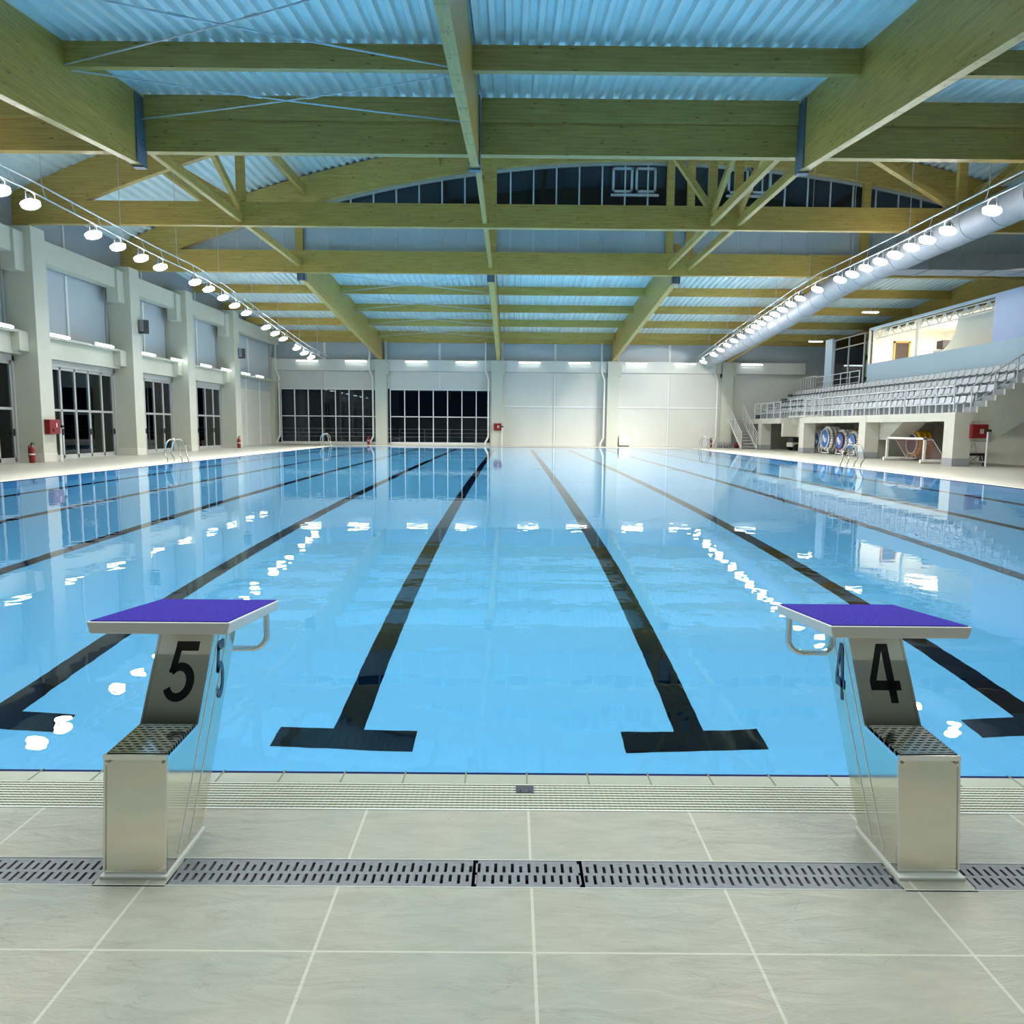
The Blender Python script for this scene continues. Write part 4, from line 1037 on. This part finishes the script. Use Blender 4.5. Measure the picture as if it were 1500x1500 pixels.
# glass box
root = empty('glass_tower', (22.6, 47, 4.0), 'glass-walled lift box on the upper landing beside the booth', 'glass box')
gx0, gx1, gy0, gy1 = 21.75, 23.6, 44.1, 48.4
d = MB()
for x in (gx0, gx1):
    for y in (gy0, (gy0+gy1)/2, gy1): d.box(x-.04, x+.04, y-.04, y+.04, 4.0, 7.4)
for z in (4.0, 6.75, 7.35): 
    d.box(gx0, gx1, gy0-.04, gy0+.04, z, z+.06); d.box(gx0, gx1, gy1-.04, gy1+.04, z, z+.06); d.box(gx0-.04, gx0+.04, gy0, gy1, z, z+.06)
ob('frame', d, 'alu', root)
d = MB(); d.box(gx0, gx0+.01, gy0, gy1, 4.05, 7.35); d.box(gx0, gx1, gy0, gy0+.01, 4.05, 7.35); ob('glass_wall', d, 'tower_glass', root)
d = MB(); d.box(gx1, gx1+.05, gy0, gy1, 4.0, 7.35); ob('back_panel', d, 'panel_white', root)
d = MB()
for y in (44.9, 45.8, 47.2): d.tube([(22.6, y, 4.0), (22.6, y, 7.3)], .06, 8); d.box(22.5, 22.75, y-.12, y+.12, 5.9, 6.2); d.box(22.5, 22.75, y-.15, y+.1, 4.6, 4.8)
ob('machinery', d, 'black_plastic', root)
d = MB(); d.box(21.6, 21.75, 48.5, 49.6, 3.9, 7.55); ob('wall_lift', d, 'booth_blue', kind=S, label='pale blue panel beside the glass box')
d = MB(); d.box(21.3, 28, 43.3, 54.3, 3.75, 3.98); ob('floor_landing', d, 'concrete', kind=S, label='upper landing slab behind the stand')
# upper ceiling lights reflected above the stand
for x, y in ((21.0, 42.0), (21.3, 50.6)):
    root = empty('strip_light', (x, y, zr(y)-.9), 'small bright strip light hanging above the stand, %s one' % ('nearer' if y < 45 else 'farther'), 'strip light', 'strip lights above the stand')
    d = MB(); d.box(x-.45, x+.45, y-.08, y+.08, zr(y)-.85, zr(y)-.8); ob('diffuser', d, 'lamp_glow', root)
    d = MB(); d.box(x-.47, x+.47, y-.1, y+.1, zr(y)-.8, zr(y)-.74); d.tube([(x, y, zr(y)-.75), (x, y, zr(y))], .01, 5); ob('housing', d, 'frame_white', root)

# ------------------------------------------------------------------ under the stand
def lane_reel(x, y, r, label, disc='reel_blue', fl='float_white', wide=.8, rim='float_white'):
    root = empty('lane_reel', (x, y, 0), label, 'lane rope reel', 'lane rope reels stored under the stand')
    zc = r+.16
    d_ = MB()   # wound float line: beads around the drum
    for row in range(3):
        n_ = 26; rr = r*.86
        xx = x+.12+wide*.3*row
        ringp = [(xx, y+rr*math.cos(2*math.pi*k/n_), zc+rr*math.sin(2*math.pi*k/n_)) for k in range(n_)]
        for k, p in enumerate(ringp): 
            q = ringp[(k+1) % n_]; d_.tube([Vector(p).lerp(Vector(q), .08), Vector(p).lerp(Vector(q), .5), Vector(p).lerp(Vector(q), .92)], [.07, .115, .07], 8)
    ob('float_line', d_, fl, root)
    d_ = MB(); d_.lathe((x-.06, y, zc), 'x', [(0, 0), (r*.72, 0), (r*.74, .02), (r*.74, .05), (0, .06)], 28); dk = ob('side_disc', d_, disc, root)
    d_ = MB(); d_.lathe((x-.075, y, zc), 'x', [(r*.72, 0), (r*.80, 0), (r*.80, .05), (r*.72, .05), (r*.72, 0)], 28); ob('rim', d_, rim, dk)
    if disc == 'reel_blue':
        d_ = MB(); pts = [(x-.085, y+r*.5*(t-.5)*1.6, zc+r*.28*math.sin((t-.5)*6.3)) for t in [i/14 for i in range(15)]]
        d_.tube(pts, [.015+.03*math.sin(math.pi*i/14) for i in range(15)], 6)
        d_.tube([(x-.085, y+r*.34*math.cos(math.radians(a)), zc-.22*r+r*.3*math.sin(math.radians(a))) for a in range(0, 190, 20)], .02, 6)
        ob('emblem', d_, 'float_white', dk)
    d_ = MB()
    for xx in (x-.02, x+wide):
        d_.tube([(xx, y-r*.7, .08), (xx, y, zc), (xx, y+r*.7, .08)], .03, 6); d_.tube([(xx, y-r*.75, .08), (xx, y+r*.75, .08)], .03, 6)
    d_.tube([(x-.05, y, zc), (x+wide+.05, y, zc)], .04, 8); ob('stand', d_, 'rail_paint', root)
    for yy in (y-r*.6, y+r*.6):
        d_ = MB(); d_.cyl((x-.04, yy, .06), 'x', .06, .05, 12); ob('wheel', d_, 'rubber', root)
lane_reel(18.58, 42.75, .62, 'blue-disc lane rope reel, farthest of the four under the stand')
lane_reel(18.35, 41.0, .74, 'largest white-float lane rope reel with blue disc under the stand')
lane_reel(18.4, 39.15, .64, 'blue-disc lane rope reel with dark rim, third from the far end', rim='red_dark')
lane_reel(18.4, 37.7, .60, 'blue-disc lane rope reel behind the pool ladder, nearest of the blue-disc reels', rim='machine_grey')
lane_reel(19.3, 33.2, .62, 'black and yellow lane rope reel behind the water polo goal', 'black_plastic', 'float_yellow')
for k, (x, y, z, mm_) in enumerate(((20.2, 41.0, .95, 'float_yellow'), (20.2, 39.3, 1.05, 'float_white'), (20.2, 42.6, .9, 'rope_red'))):
    d = MB(); rr = .45
    for q in range(3): d.tube([(x+.1*q, y+rr*math.cos(2*math.pi*j/20), .5+rr*math.sin(2*math.pi*j/20)+z-.45) for j in range(20)], .07, 8, closed=True)
    d.box(x-.1, x+.4, y-.4, y+.4, 0, z-.35)
    ob('rope_coil', d, mm_, label='%s coil of lane rope stacked behind the blue reels' % ('yellow', 'white', 'red')[k], cat='rope coil', group='rope coils behind the reels')
# goal
root = empty('water_polo_goal', (17.9, 31, 0), 'white water polo goal with dark red net under the stand', 'water polo goal')
gx, ga, gb = 17.75, 29.35, 32.55
for y in (ga, gb):
    d = MB(); d.box(gx-.045, gx+.045, y-.045, y+.045, .12, 1.1); ob('post', d, 'float_white', root)
    d = MB(); d.tube([(gx-.15, y, .09), (gx+1.2, y, .09)], .085, 10); ob('float', d, 'float_white', root)
    d = MB(); d.tube([(gx, y, 1.08), (gx+.35, y, 1.02), (gx+.95, y, .15)], .018, 6); ob('rear_stay', d, 'frame_white', root)
d = MB(); d.box(gx-.045, gx+.045, ga-.045, gb+.045, 1.02, 1.11); ob('crossbar', d, 'float_white', root)
d = MB(); nn = 26
for k in range(nn+1):
    y = ga+(gb-ga)*k/nn; d.tube([(gx, y, 1.04), (gx+.35, y, .98), (gx+.95, y, .15)], .006, 3, cap=False)
for k in range(11):
    t = k/10; p = Vector((gx+.35, 0, .98)).lerp(Vector((gx+.95, 0, .15)), t); d.tube([(p.x, ga, p.z), (p.x, gb, p.z)], .006, 3, cap=False)
ob('net', d, 'net_pink', root)
# cart beneath the passage
root = empty('equipment_cart', (19.3, 47.3, 0), 'beige and black equipment cart in the opening under the stand', 'cart')
d = MB(); d.box(18.6, 20.6, 46.9, 47.9, .25, .55); ob('bed', d, 'concrete', root, bevel=.03)
d = MB(); d.box(18.7, 19.3, 47.0, 47.8, .55, .85); ob('motor_box', d, 'black_plastic', root, bevel=.04)
for x, y in ((18.9, 46.85), (20.2, 46.85), (18.9, 47.9), (20.2, 47.9)):
    d = MB(); d.lathe((x, y, .22), 'y', [(0, 0), (.2, 0), (.22, .03), (.22, .09), (.2, .12), (0, .12)], 16); ob('wheel', d, 'rubber', root)
# pool cleaner frame by the near hose cabinet
root = empty('pool_cleaner', (18.7, 27.6, 0), 'small wheeled pool cleaning frame with two curved handles below red cabinet', 'pool cleaner')
for x in (18.45, 18.8):
    d = MB(); d.tube([(x, 27.4, .35), (x-.05, 27.35, .7), (x-.1, 27.4, .92), (x-.16, 27.45, .9), (x-.17, 27.45, .75)], .02, 6); ob('handle', d, 'rail_paint', root)
d = MB(); d.box(18.4, 19.15, 27.3, 27.6, .42, .52); d.box(19.05, 19.15, 27.3, 27.6, .2, .52); ob('seat_bar', d, 'black_plastic', root, bevel=.01)
d = MB()
for p, q in (((18.45, 27.35, .1), (18.9, 27.35, .42)), ((18.9, 27.35, .1), (18.45, 27.35, .42)), ((19.1, 27.35, .1), (19.0, 27.35, .42)), ((18.4, 27.35, .1), (19.15, 27.35, .1))): d.tube([p, q], .018, 6)
ob('frame', d, 'steel_tube', root)
for x in (18.45, 19.1):
    d = MB(); d.lathe((x-.03, 27.35, .08), 'x', [(0, 0), (.08, 0), (.08, .06), (0, .06)], 14); ob('wheel', d, 'rubber', root)
